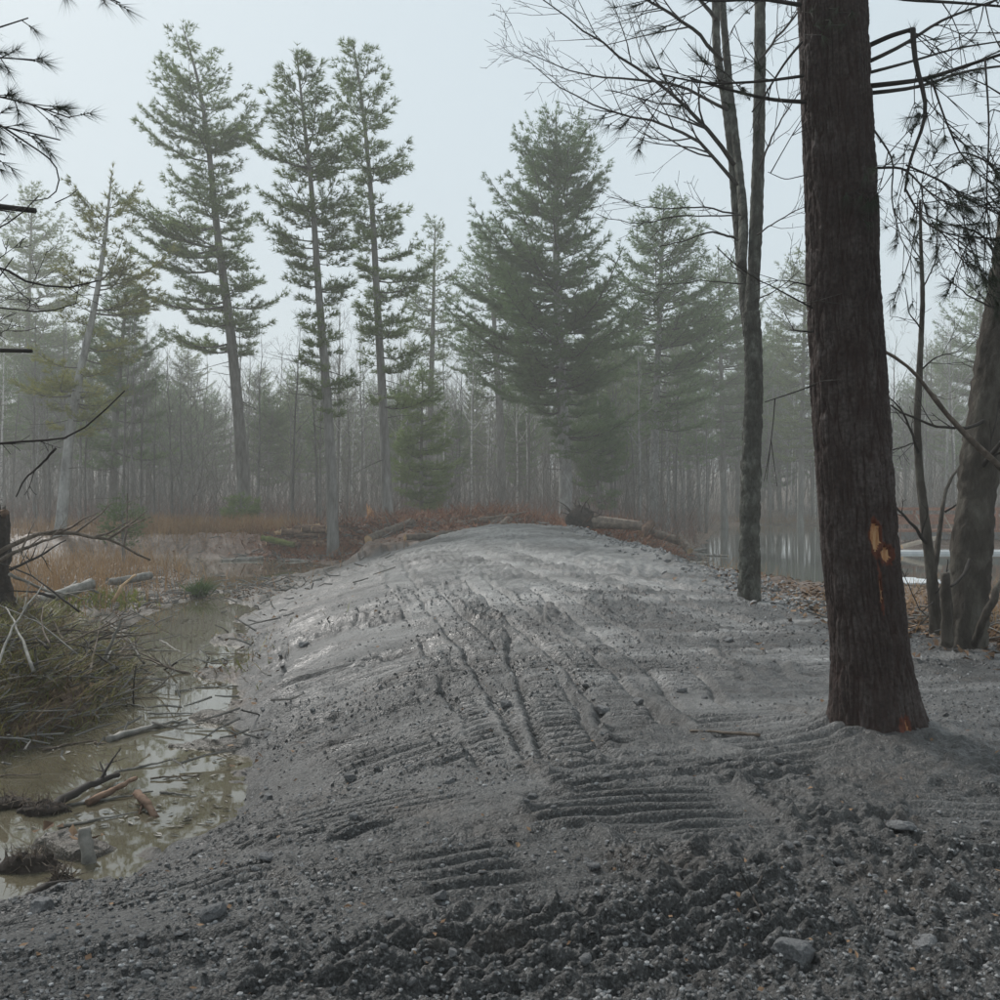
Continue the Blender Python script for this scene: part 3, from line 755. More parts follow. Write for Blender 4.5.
# ------------------------------------------------------------------ bare trees
def grow(mb, p, d, L, r, depth, g, up=.05, wob=.16, kids=3.0, sides=4, rmin=.004, ang=(28, 58), crv=None):
    n = max(3, min(9, int(L / .22)))
    pts = [p]; dd = unit(d)
    for i in range(n):
        dd = unit(dd + g.normal(size=3) * wob * .6 + np.array([0, 0, up]))
        pts.append(pts[-1] + dd * L / n)
    pts = np.array(pts); t = np.linspace(0, 1, n + 1)
    rad = np.maximum(r * (1 - .72 * t), rmin * .8)
    mb.tube(pts, rad, sides if r > .012 else 3, False)
    if depth <= 0: return
    k = max(2, int(kids * (.8 + .5 * g.random())))
    for i in range(k):
        tt = g.uniform(.22, .97)
        b = np.array([np.interp(tt, t, pts[:, q]) for q in range(3)])
        j = min(int(tt * n), n - 1); tg = unit(pts[j + 1] - pts[j])
        ax = unit(np.cross(tg, g.normal(size=3)))
        a = R(g.uniform(*ang))
        nd = tg * math.cos(a) + ax * math.sin(a)
        grow(mb, b, nd, L * g.uniform(.35, .62) * (1.1 - .35 * tt), max(r * (1 - .72 * tt) * .55, rmin), depth - 1, g, up, wob, kids, sides, rmin, ang)

def bare_template(name, label, H, r0, seed, bark, first=.35, nl=14, lean=.0, limbL=.24, depth=2):
    g = np.random.default_rng(seed)
    T = thing(name, label, 'tree')
    n = 12; t = np.linspace(0, 1, n)
    wx = np.cumsum(g.normal(size=n) * .05 * H / 12); wy = np.cumsum(g.normal(size=n) * .05 * H / 12)
    tr = np.stack([wx * t + lean * H * t, wy * t, -.3 + (H + .3) * t], -1)
    mt = MB(); mt.tube(tr, r0 * (1 - .88 * t) + r0 * .3 * np.exp(-t * 30), 7)
    mt.build('trunk', M[bark], T)
    ml = MB()
    for i in range(nl):
        f = first + (1 - first) * (i + g.random()) / nl
        b = np.array([np.interp(f, t, tr[:, k]) for k in range(3)])
        az = i * 2.4 + g.normal() * .5
        e = R(g.uniform(20, 55) + 20 * f)
        d = np.array([math.cos(az) * math.cos(e), math.sin(az) * math.cos(e), math.sin(e)])
        grow(ml, b, d, H * limbL * (1.15 - .75 * (f - first) / (1 - first)) * g.uniform(.6, 1.2), max(r0 * (1 - .85 * f) * .5, .012), depth, g, .07, .2, 4, 3, .006)
    ml.build('crown', M[bark], T)
    return T

bt = []
LB = ['thin bare grey tree', 'pale barked bare tree', 'white birch trunk', 'small crooked bare tree']
GB = ['bare grey trees in the misty woods', 'pale bare trees in the misty woods', 'white birches in the misty woods', 'crooked bare trees in the underwood']
tmpl = [(bare_template('bare_tree', LB[0], 17, .15, 101, 'bare_bark', .38, 18), 0), (bare_template('bare_tree', LB[0], 15, .12, 102, 'bare_bark', .30, 18, .02), 0),
        (bare_template('bare_tree', LB[0], 13, .10, 103, 'bare_bark', .25, 16, -.03), 0), (bare_template('bare_tree', LB[1], 15, .13, 104, 'pale_bark', .4, 15, .01), 1),
        (bare_template('birch_tree', LB[2], 12, .085, 105, 'birch_bark', .45, 11, -.02), 2), (bare_template('bare_sapling', LB[3], 6.5, .05, 106, 'bare_bark', .18, 16, .06, .34), 3),
        (bare_template('bare_sapling', LB[3], 7.5, .06, 107, 'bare_bark', .2, 16, -.05, .32), 3)]
used = [False] * len(tmpl)
def place_bare(i, x, y, rz, s):
    T, k = tmpl[i]
    loc = (x, y, gz(x, y))
    if not used[i]:
        used[i] = True; T.location = loc; T.rotation_euler = (0, 0, rz); T.scale = (s, s, s); tag(T, LB[k] + ' ' + zone(x, y), 'tree', GB[k]); return T
    return copy_tree(T, loc, rz, s, LB[k] + ' ' + zone(x, y), GB[k])
def zone(x, y):
    px = 500 + 1000 * x / y
    z = [(140, 'at the far left edge'), (238, 'left of the leaning pine'), (325, 'between the leaning and middle tall pines'), (382, 'between the middle and slender tall pines'), (470, 'between slender pine and bushy pine'),
         (560, 'left behind the bushy pine'), (640, 'right behind the bushy pine'), (742, 'between bushy pine and maple'), (838, 'across the pond behind the big trunk'), (2000, 'beyond the bridge at the right')]
    return next(t for k, t in z if px < k) + (', nearest row' if y < 60 else ', deep in the mist' if y > 90 else '')
g = np.random.default_rng(55)
def wet(x, y):
    return max(float(poly_sd(np.array([x]), np.array([y]), POND)[0]), float(poly_sd(np.array([x]), np.array([y]), DITCH)[0])) > -.6
cnt = 0
while cnt < 230:
    y = 43 + 85 * g.random() ** 1.25
    x = g.uniform(-.56, .56) * y
    if wet(x, y): continue
    if y < 50 and abs(x - 2) < 5: continue
    if y < 60 and x > 14: continue
    i = int(g.choice(7, p=[.2, .2, .17, .12, .09, .12, .10]))
    place_bare(i, x, y, g.uniform(0, 6.28), min(g.uniform(.75, 1.2), (g.uniform(.10, .19) * y + 1.6) / (17, 15, 13, 15, 12, 6.5, 7.5)[i])); cnt += 1
# trunks the photograph shows singly
for px, d, i, s in ((352, 60, 4, 1.0), (472, 58, 4, 1.1), (487, 66, 4, .9), (292, 42, 2, .95), (182, 44, 6, 1.0), (193, 46, 5, 1.1), (347, 47, 5, .9), (611, 52, 0, .8), (640, 50, 3, .8),
                    (626, 60, 0, 1), (668, 58, 3, .9), (706, 64, 0, .8), (683, 70, 1, 1), (563, 55, 4, .8), (443, 62, 4, .8), (106, 52, 3, .8), (36, 46, 3, .7), (405, 52, 1, .9), (530, 64, 0, .9), (456, 74, 1, 1.)):
    place_bare(i, (px - 500) / 1000 * d, d, g.uniform(0, 6), min(s, (g.uniform(.12, .18) * d + 1.6) / (17, 15, 13, 15, 12, 6.5, 7.5)[i]))
for px, d, i, s in ((770, 89.5, 0, .9), (786, 91, 2, 1), (812, 90, 1, .9), (745, 88.5, 6, 1.1), (820, 93, 0, 1), (698, 84, 2, .9), (738, 92, 0, 1.1), (905, 62, 0, 1), (955, 66, 1, 1), (890, 72, 2, 1.1), (925, 80, 0, 1), (975, 58, 2, .9), (1000, 70, 0, 1)):
    place_bare(i, (px - 500) / 1000 * d, d, g.uniform(0, 6), min(s, (g.uniform(.12, .18) * d + 1.6) / (17, 15, 13, 15, 12, 6.5, 7.5)[i]))

# further pines that fade into the mist, copied from two of the pines built above
FARL = 'faint pine fading into the mist deep in the woods'
for k, (px, d, s, src) in enumerate(((-20, 95, .8, 6), (70, 105, .75, 7), (160, 110, .6, 6), (205, 118, .5, 11), (290, 100, .6, 7), (330, 112, .62, 6), (395, 104, .6, 11), (470, 125, .5, 7), (545, 96, .75, 6), (600, 92, .8, 10),
                                     (630, 104, .8, 11), (690, 98, .9, 6), (755, 108, .85, 9), (780, 98, .75, 10), (835, 104, .8, 11), (870, 112, .9, 6), (905, 104, .6, 9), (945, 116, .8, 10), (1020, 100, .9, 11), (590, 75, .55, 9), (675, 84, .7, 10), (640, 72, .6, 7),
                                     (5, 62, .55, 6), (45, 70, .6, 9), (90, 60, .45, 7), (150, 66, .42, 6), (178, 78, .5, 9), (268, 64, .40, 9), (300, 76, .5, 10), (318, 60, .36, 6), (402, 70, .45, 9), (455, 64, .38, 6), (478, 84, .5, 10), (520, 70, .42, 9), (535, 86, .6, 7), (612, 64, .5, 10), (632, 80, .75, 9), (700, 66, .55, 6), (742, 96, .8, 9), (770, 100, .9, 11), (850, 96, .8, 10), (930, 92, .75, 7),
                                     (20, 88, .85, 10), (60, 92, .8, 9), (100, 84, .7, 10), (135, 98, .8, 9), (165, 90, .62, 7), (190, 100, .7, 10), (215, 86, .5, 9), (258, 96, .6, 10), (285, 88, .5, 9), (318, 100, .62, 9), (345, 90, .5, 10), (372, 104, .62, 9), (415, 98, .55, 10), (450, 106, .6, 9), (508, 104, .6, 10), (575, 110, .8, 9))):
    x = (px - 500) / 1000 * d
    copy_tree(pines[src], (x, d, gz(x, d)), k * 1.7, s, 'faint misty pine ' + zone(x, d), 'faint pines deep in the mist')

# ------------------------------------------------------------------ undergrowth, grasses (nobody could count them)
def twigs(name, label, n, xy, hr, mat, seed, lean=.35, w=(.006, .012), fork=2, kind='stuff'):
    g = np.random.default_rng(seed); xy = np.asarray(xy)[:n]; N = len(xy)
    z = terrain(xy[:, 0], xy[:, 1])
    keep = z > WATER_Z - .02; xy = xy[keep]; z = z[keep]; N = len(z)
    mb = MB()
    base = np.stack([xy[:, 0], xy[:, 1], z - .03], -1)
    h = g.uniform(hr[0], hr[1], N)
    off = g.normal(size=(N, 2)) * lean * h[:, None]
    tip = base + np.stack([off[:, 0], off[:, 1], h], -1)
    def blades(b, t, wd):
        m = (b + t) / 2 + g.normal(size=b.shape) * .05 * np.linalg.norm(t - b, axis=1, keepdims=True)
        a = g.uniform(0, 6.28, len(b)); s = np.stack([np.cos(a), np.sin(a), np.zeros(len(b))], -1) * wd[:, None]
        v = np.stack([b - s, b + s, m + s * .8, m - s * .8, t], 1).reshape(-1, 3)
        k = np.arange(len(b))[:, None] * 5
        mb.add(v, (k + np.array([0, 1, 2, 3])), (k + np.array([3, 2, 4])))
    blades(base, tip, g.uniform(w[0], w[1], N))
    for f in range(fork):
        u = g.uniform(.3, .8, N)[:, None]
        b = base + (tip - base) * u
        t = b + (tip - base) * g.uniform(.08, .42, N)[:, None] + g.normal(size=(N, 3)) * np.array([.24, .24, .08]) * h[:, None]
        blades(b, t, g.uniform(w[0], w[1], N) * .6)
    o = mb.build(name, mat, smooth=False)
    return tag(o, label, name.replace('_', ' ').split()[-1], kind=kind)

g = np.random.default_rng(77)
def scatter(n, y0, y1, r0=-.56, r1=.56, pw=1.3):
    y = y0 + (y1 - y0) * g.random(n) ** pw
    return np.stack([y * g.uniform(r0, r1, n), y], -1)
def dry(xy, m=.3):
    a = poly_sd(xy[:, 0], xy[:, 1], POND); b = poly_sd(xy[:, 0], xy[:, 1], DITCH); c = poly_sd(xy[:, 0], xy[:, 1], BERM)
    return xy[(a < -m) & (b < -m) & (c < -m)]
twigs('red_undergrowth', 'reddish brown leafless brush covering the forest floor', 99999, dry(scatter(9500, 43, 95)), (.5, 1.9), M['brush_red'], 1, .42, (.006, .013), 3)
twigs('grey_undergrowth', 'grey leafless twig thicket filling the misty woods', 99999, dry(scatter(7500, 46, 115)), (1.2, 5.5), M['brush_grey'], 2, .38, (.008, .016), 5)
twigs('far_wood', 'far off bare wood fading into the mist as one grey mass', 99999, dry(scatter(2600, 92, 200, -.6, .6, 1.0)), (6, 15), M['brush_grey'], 6, .06, (.04, .09), 11)
def blob(n, cx, cy, sx, sy): return np.stack([g.normal(cx, sx, n), g.normal(cy, sy, n)], -1)
tan = np.vstack([blob(900, -9.5, 22, 1.6, 4), blob(1100, -12, 28, 2.5, 4), blob(250, -8.6, 19, .7, 1.5), blob(2600, -13.0, 41.2, 2.0, .8), blob(1200, -18, 41, 3, 1.0), blob(900, -9.5, 40.6, .9, .6), blob(500, -12, 30, 1.6, 2.5), blob(250, -9, 15, .8, .8), blob(500, 15, 88.6, 3, .8), blob(900, 24, 89.2, 4, .6)])
twigs('dry_grass', 'tan dead marsh grass along the far left bank', 99999, tan, (.35, .95), M['straw'], 3, .22, (.006, .011), 1)
tan2 = np.vstack([blob(420, 6.3, 13.2, .8, 1.0), blob(420, 5.9, 11.4, .5, .7), blob(300, 8.2, 14.5, 1.5, 1.2), blob(160, 4.9, 21, .4, 1.5)])
twigs('bank_grass', 'short straw coloured dead grass on the right bank', 99999, tan2, (.10, .42), M['straw'], 4, .5, (.003, .006), 1)

sed = np.vstack([blob(1600, -5.6, 11.8, 1.0, 1.6), blob(1800, -4.9, 10.6, .45, 1.2), blob(1500, -5.2, 9.4, .6, .7), blob(900, -5.3, 11.2, .6, 1.2), blob(900, -6.0, 12.6, .9, 1.3), blob(700, -5.4, 9.8, .7, .8), blob(600, -7.3, 14, 1.2, 1.5), blob(260, -4.9, 12.9, .4, .6)])
twigs('brush_heap', 'olive brown brush and dead stems heaped on the left hummock', 99999, np.vstack([blob(2600, -5.1, 10.8, .7, 1.4), blob(1500, -6.4, 12.6, 1.0, 1.6), blob(900, -4.8, 9.4, .4, .6)]), (.06, .30), M['heap'], 8, 1.1, (.004, .009), 3)
twigs('slash_brush', 'reddish brown slash and tangled branches on the banks beside the crest', 99999, np.vstack([blob(1300, -5.6, 38.2, 2.4, 1.3), blob(900, 4.9, 36.0, 1.4, 1.1), blob(900, -.2, 40.2, 2.6, .8), blob(300, 3.4, 35.5, .8, .7)]), (.15, .65), M['red_litter'], 9, 1.0, (.008, .022), 3)
twigs('sedge_grass', 'olive green sedge growing over the left brush hummock', 99999, sed, (.08, .27), M['sedge'], 5, 1.0, (.004, .008), 2)

# ------------------------------------------------------------------ the big near pine
def big_pine():
    D = 6.5
    rows = [(752, 881, 84), (700, 875, 76), (650, 870, 71), (548, 860, 71), (402, 850, 70), (300, 844, 67), (200, 841, 65.5), (100, 836, 64), (0, 832, 63), (-150, 826, 61), (-500, 812, 54), (-1100, 795, 40), (-1650, 785, 12)]
    zs = np.array([CAM_Z - (y - 500) / 1000 * D for y, _, _ in rows]); cx = np.array([(c - 500) / 1000 * D for _, c, _ in rows]); rr = np.array([w / 2000 * D for _, _, w in rows])
    base = np.array([cx[0], D, gz(cx[0], D)])
    T = thing('pine_tree', 'big dark reddish brown pine trunk with orange bark wounds, nearest tree', 'tree', base)
    NC = 236
    z = np.concatenate([np.arange(-.25, 5.1, .0135), np.linspace(5.15, 15.2, 60)])
    th = np.arange(NC) / NC * 2 * math.pi + math.pi / 2          # seam faces away from the camera
    Z, TH = np.meshgrid(z, th, indexing='ij')
    RR = np.interp(Z, zs, rr); CX = np.interp(Z, zs, cx)
    RR = RR * (1 + .34 * np.exp(-np.maximum(Z - .05, 0) * 4.5) * (.7 + .5 * np.cos(TH * 4 + .6))) + .012 * fbm(TH * 1.2, Z * .9, 2, 3)
    s = (TH - math.pi / 2) * .24
    wx = s + .018 * fbm(s * 9, Z * 4, 3, 5); wz = Z + .05 * fbm(s * 8, Z * 3, 2, 6)
    d1, d2 = worley(wx / .030, wz / .24, 7)
    pl = sstep(.0, .30, d2 - d1)
    rg = 1 - np.abs(noise(wx / .024, wz / .34, 21)) * 1.6
    pl = np.clip(.55 * pl + .5 * sstep(.2, .8, 1 - rg), 0, 1)
    e1, e2 = worley(wx / .013, wz / .032, 9)
    disp = -.012 + .021 * pl + .005 * sstep(0, .4, e2 - e1) + .0035 * fbm(wx * 30, wz * 12, 3, 11)
    # bark wounds: two scraped patches and the streak between
    def patch(px, py, hx, hz, seed):
        zc = CAM_Z - (py - 500) / 1000 * D; c = np.interp(zc, zs, cx); r = np.interp(zc, zs, rr)
        xo = ((px - 500) / 1000 * D - c) / r
        tc = math.acos(max(-1, min(1, xo))); tc = 2 * math.pi - tc
        q = ((TH - tc) * r / hx) ** 2 + ((Z - zc) / hz) ** 2
        return q + .9 * fbm(TH * 12, Z * 16, 3, seed)
    w1 = np.minimum(patch(862, 536, .030, .10, 2), patch(874, 552, .050, .055, 3)); w1 = np.minimum(w1, patch(867, 585, .010, .12, 4))
    w2 = patch(891, 728, .045, .11, 5)
    raw = np.minimum(w1, w2) < .75
    ring = (np.minimum(w1, w2) < 1.7)
    disp = np.where(raw, -.012 + .002 * noise(TH * 40, Z * 20, 3), disp)
    RR = RR + disp
    X = CX + RR * np.cos(TH); Y = D + RR * np.sin(TH)
    V = np.stack([X, Y, Z], -1).reshape(-1, 3)
    nr = len(z); j = np.arange(NC); j2 = (j + 1) % NC
    b = (np.arange(nr - 1) * NC)[:, None]
    q = np.stack([b + j, b + j2, b + NC + j2, b + NC + j], -1).reshape(-1, 4)
    israw = raw.reshape(-1)[q].sum(1) >= 3
    m1 = MB(); m1.add(V, q[~israw])
    me = m1.mesh('trunk', True, base)
    for n, a in (('plate', pl), ('stain', ring.astype(float))):
        at = me.attributes.new(n, 'FLOAT', 'POINT'); at.data.foreach_set('value', a.ravel().astype(np.float32))
    m, nt, N, L, out = new_mat('near_bark')
    bs = N.new('ShaderNodeBsdfPrincipled'); tc = N.new('ShaderNodeTexCoord')
    n1 = N.new('ShaderNodeTexNoise'); n1.inputs['Scale'].default_value = 3.2; n1.inputs['Detail'].default_value = 7; n1.inputs['Roughness'].default_value = .7; L.new(tc.outputs['Object'], n1.inputs['Vector'])
    r1 = ramp(nt, [(.024, .015, .0125), (.046, .034, .030), (.092, .080, .074)], [.34, .5, .68]); L.new(n1.outputs[0], r1.inputs[0])
    n2 = N.new('ShaderNodeTexNoise'); n2.inputs['Scale'].default_value = 45; n2.inputs['Detail'].default_value = 4; L.new(tc.outputs['Object'], n2.inputs['Vector'])
    r2 = ramp(nt, [(.55, .5, .48), (1.25, 1.2, 1.2)], [.35, .65]); L.new(n2.outputs[0], r2.inputs[0])
    mu = N.new('ShaderNodeMix'); mu.data_type = 'RGBA'; mu.blend_type = 'MULTIPLY'; mu.inputs[0].default_value = 1; L.new(r1.outputs[0], mu.inputs[6]); L.new(r2.outputs[0], mu.inputs[7])
    a1 = N.new('ShaderNodeAttribute'); a1.attribute_name = 'plate'
    mp_ = N.new('ShaderNodeMix'); mp_.data_type = 'RGBA'; L.new(a1.outputs['Fac'], mp_.inputs[0]); mp_.inputs[6].default_value = (.026, .011, .008, 1); L.new(mu.outputs[2], mp_.inputs[7])
    a2 = N.new('ShaderNodeAttribute'); a2.attribute_name = 'stain'
    mx = N.new('ShaderNodeMix'); mx.data_type = 'RGBA'; L.new(a2.outputs['Fac'], mx.inputs[0]); L.new(mp_.outputs[2], mx.inputs[6]); mx.inputs[7].default_value = (.10, .026, .012, 1)
    L.new(mx.outputs[2], bs.inputs['Base Color']); bs.inputs['Roughness'].default_value = .75; bs.inputs['Specular IOR Level'].default_value = .3
    bp = N.new('ShaderNodeBump'); bp.inputs['Strength'].default_value = .6; bp.inputs['Distance'].default_value = .006; L.new(n2.outputs[0], bp.inputs['Height']); L.new(bp.outputs[0], bs.inputs['Normal'])
    L.new(bs.outputs[0], out.inputs[0])
    me.materials.append(m); link('trunk', me, T)
    VX = V.reshape(nr, NC, 3)
    rawq = q[israw]
    zq = V[rawq].mean(1)[:, 2]
    for sel in (zq > 1.19, (zq > .8) & (zq <= 1.19), zq <= .8):
        if sel.any():
            mw = MB(); f = rawq[sel]; u, inv = np.unique(f, return_inverse=True); mw.add(V[u], inv.reshape(-1, 4))
            o = mw.build('bare_wood', M['orange_wood'], T, base); o['label'] = 'scraped orange yellow wood where bark is torn off'
    # limbs (measured against the sky) and their needle tufts
    g = np.random.default_rng(31)
    ml = MB(); tp = []; td = []
    LIMBS = [  # pixel polyline with distance, radii, number of twigs, tuft share
        ([(868, 46, 6.5), (890, 36, 6.4), (913, 29, 6.2)], .016, .013, 3, .3),
        ([(913, 29, 6.2), (914, 61, 6.15), (922, 88, 6.1), (929, 102, 6.1), (922, 133, 6.05), (908, 160, 6.0), (905, 192, 6.0)], .017, .007, 5, .35),
        ([(868, 62, 6.5), (905, 45, 6.6), (940, 20, 6.8), (1010, -5, 7.0)], .014, .006, 7, .5),
        ([(870, 86, 6.5), (925, 80, 6.3), (965, 66, 6.1), (1030, 45, 5.9)], .017, .007, 9, .6),
        ([(871, 93, 6.5), (920, 88, 6.7), (965, 70, 7.0), (1040, 62, 7.3)], .014, .006, 7, .5),
        ([(872, 72, 6.5), (910, 62, 6.9), (955, 48, 7.3), (1010, 40, 7.6)], .012, .005, 6, .5),
        ([(874, 168, 6.5), (905, 167, 6.1), (925, 190, 5.8), (950, 205, 5.6)], .009, .004, 12, .9),
        ([(906, 190, 6.0), (925, 225, 5.8), (950, 235, 5.7), (975, 240, 5.6)], .007, .003, 15, 1),
        ([(906, 165, 6.0), (940, 180, 5.9), (975, 205, 5.8), (1010, 215, 5.7)], .007, .003, 14, 1),
        ([(930, 75, 6.2), (945, 120, 6.0), (965, 165, 5.9), (1000, 190, 5.8)], .007, .003, 12, .8),
        ([(874, 130, 6.5), (895, 160, 6.2), (890, 200, 6.0), (900, 235, 5.9)], .007, .003, 6, .9),
        ([(985, 60, 5.9), (990, 130, 5.8), (985, 200, 5.7), (995, 270, 5.6)], .006, .003, 7, .9),
        ([(803, 76, 6.4), (760, 82, 6.0), (700, 84, 5.6), (660, 74, 5.4)], .011, .004, 8, .3),
        ([(805, 102, 6.4), (770, 100, 6.2), (722, 88, 6.0), (690, 78, 5.8)], .014, .005, 7, .3),
        ([(802, 42, 6.4), (785, 62, 6.3), (765, 95, 6.2), (752, 112, 6.1)], .009, .004, 3, .3),
        ([(800, 5, 6.4), (760, -2, 6.1), (710, 2, 5.8), (670, -6, 5.6)], .014, .006, 7, .7),
        ([(864, -10, 6.5), (900, 0, 6.2), (950, 2, 6.0), (1020, 8, 5.8)], .013, .006, 8, .6),
        ([(806, 175, 6.4), (785, 180, 6.2), (768, 172, 6.1)], .004, .002, 1, 0),
        ([(812, 308, 6.4), (790, 296, 6.2), (764, 282, 6.0), (757, 280, 6.0)], .006, .003, 2, 0),
        ([(811, 286, 6.4), (795, 282, 6.3), (786, 288, 6.2)], .006, .003, 1, 0),
        ([(813, 332, 6.4), (800, 331, 6.3), (790, 330, 6.2)], .007, .003, 1, 0),
        ([(815, 385, 6.4), (795, 392, 6.2), (765, 402, 6.0)], .005, .003, 2, 0),
    ]
    for pts, r0, r1, nt_, share in LIMBS:
        p = smooth_line([P(*q) for q in pts], 12)
        ml.tube(p, np.linspace(r0, r1, 12), 6, True)
        for _ in range(nt_):
            f = g.uniform(.2, 1); b = np.array([np.interp(f, np.linspace(0, 1, 12), p[:, k]) for k in range(3)])
            d = unit(p[-1] - p[0] + g.normal(size=3) * .55 * np.linalg.norm(p[-1] - p[0]) + np.array([0, 0, -.05]))
            ln = g.uniform(.18, .5)
            q = smooth_line([b, b + d * ln * .5 + g.normal(size=3) * .03, b + d * ln + np.array([0, 0, -.05 * ln])], 5)
            ml.tube(q, np.linspace(.0042, .002, 5), 3, False)
            for _ in range(2):
                e = q[2] + unit(d + g.normal(size=3) * .5) * ln * .6
                ml.tube(np.array([q[2], e]), [.003, .0018], 3, False)
                if g.random() < share:
                    tp.append(e); td.append(d + g.normal(size=3) * .35 + np.array([0, 0, -.15]))
            if g.random() < share:
                for f2 in (.7, .85, 1):
                    tp.append(q[-1] * f2 + q[2] * (1 - f2)); td.append(d + g.normal(size=3) * .25)
    for (px, py, d) in ((865, 175, 6.2), (868, 200, 6.2), (866, 222, 6.2), (862, 195, 6.15), (815, 25, 6.1), (830, 20, 6.1), (845, 25, 6.1), (822, 35, 6.1), (852, 12, 6.1), (810, 12, 6.1), (838, 8, 6.1)):
        p = P(px, py, d); tp.append(p); td.append(g.normal(size=3) * .5 + np.array([0, 0, -.7]))
        ml.tube(np.array([p, p + np.array([g.normal() * .05, .25, .12])]), [.002, .003], 3, False)
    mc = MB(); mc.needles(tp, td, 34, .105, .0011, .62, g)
    # the tree's own crown, above the top of the picture
    trunk = np.stack([np.interp(np.linspace(5, 15.3, 20), zs, cx), np.full(20, D), np.linspace(5, 15.3, 20)], -1)
    cp = []; cd = []
    pine_parts(trunk, .2, [(6.6, 2.6, 2.6), (8.5, 3.2, 3.2), (11, 2.6, 2.6), (13.5, 1.5, 1.5), (15.3, .3, .3)], g, ml, cp, cd, whorl=.7, nbr=5, low_up=12)
    mc.needles(np.vstack(cp), np.vstack(cd), 6, .2, .014, .8, g)
    ml.build('limbs', M['twig_dark'], T, base)
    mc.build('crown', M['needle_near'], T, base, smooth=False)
big_pine()

# ------------------------------------------------------------------ near bare trees
def limb_tree(name, label, d, stems, limbs, bark, seed, twig=.0035, stub=None, limb_mat=None):
    """stems: (pixel polyline, r0, r1); limbs: (pixel polyline (x, y, dist), r0, r1, twigs, twig length, depth)"""
    g = np.random.default_rng(seed)
    x0, y0 = stems[0][0][0]
    base = P(x0, y0, d); base[2] = gz(base[0], base[1])
    T = thing(name, label, 'tree', base)
    for i, (pts, r0, r1) in enumerate(stems):
        p = [P(x, y, d + (0 if i == 0 else .12 * i * k)) for k, (x, y) in enumerate(pts)]
        if i == 0: p[0] = base - np.array([0, 0, .2])
        n = 150; q = smooth_line(p, n); t = np.linspace(0, 1, n)
        mt = MB()
        rad = r0 + (r1 - r0) * t
        if i == 0: rad = rad + r0 * .35 * np.exp(-t * 22)
        rad = rad * (1 + .06 * np.array([noise(np.array([k * .14]), np.array([seed + i * 3.1]), 2)[0] for k in range(n)]))
        sd = 36
        mt.tube(q, rad, sd)
        v = np.vstack(mt.v)                                   # knobbly bark relief
        c = np.repeat(q, sd, axis=0); rv = v[:n * sd] - c
        k = np.tile(np.arange(sd), n); z = np.repeat(np.linspace(0, 1, n) * np.linalg.norm(q[-1] - q[0]), sd)
        e1, e2 = worley(k * .36 + .4 * fbm(k * .3, z * 3, 2, 4), z * 5.5, seed + 2)
        f = 1 + .07 * fbm(k * .4, z * 2.2, 3, seed + 9) + .14 * sstep(.0, .45, e2 - e1) + .06 * noise(k * .9, z * 16, seed)
        v[:n * sd] = c + rv * f[:, None]
        mt.v = [v]
        mt.build('trunk' if i == 0 else 'stem', M[bark], T, base)
    for pts, r0, r1, nt_, tl, dep in limbs:
        ml = MB()
        n = 14; p = smooth_line([P(*q) for q in pts], n)
        p[1:] += np.cumsum(g.normal(size=(n - 1, 3)) * .006 * np.linalg.norm(p[-1] - p[0]), axis=0)
        ml.tube(p, np.linspace(r0, r1, n), 6, True)
        for j in range(nt_):
            f = g.uniform(.15, 1); b = np.array([np.interp(f, np.linspace(0, 1, n), p[:, k]) for k in range(3)])
            jn = min(int(f * (n - 1)), n - 2); tg = unit(p[jn + 1] - p[jn])
            ax = unit(np.cross(tg, g.normal(size=3))); a = R(g.uniform(22, 52))
            grow(ml, b, tg * math.cos(a) + ax * math.sin(a), tl * g.uniform(.5, 1.3) * (1.15 - .5 * f), max((r0 + (r1 - r0) * f) * .55, twig), dep, g, .03, .18, 3, 4, twig)
        ml.build('branch', M[limb_mat or bark], T, base)
    return T, base

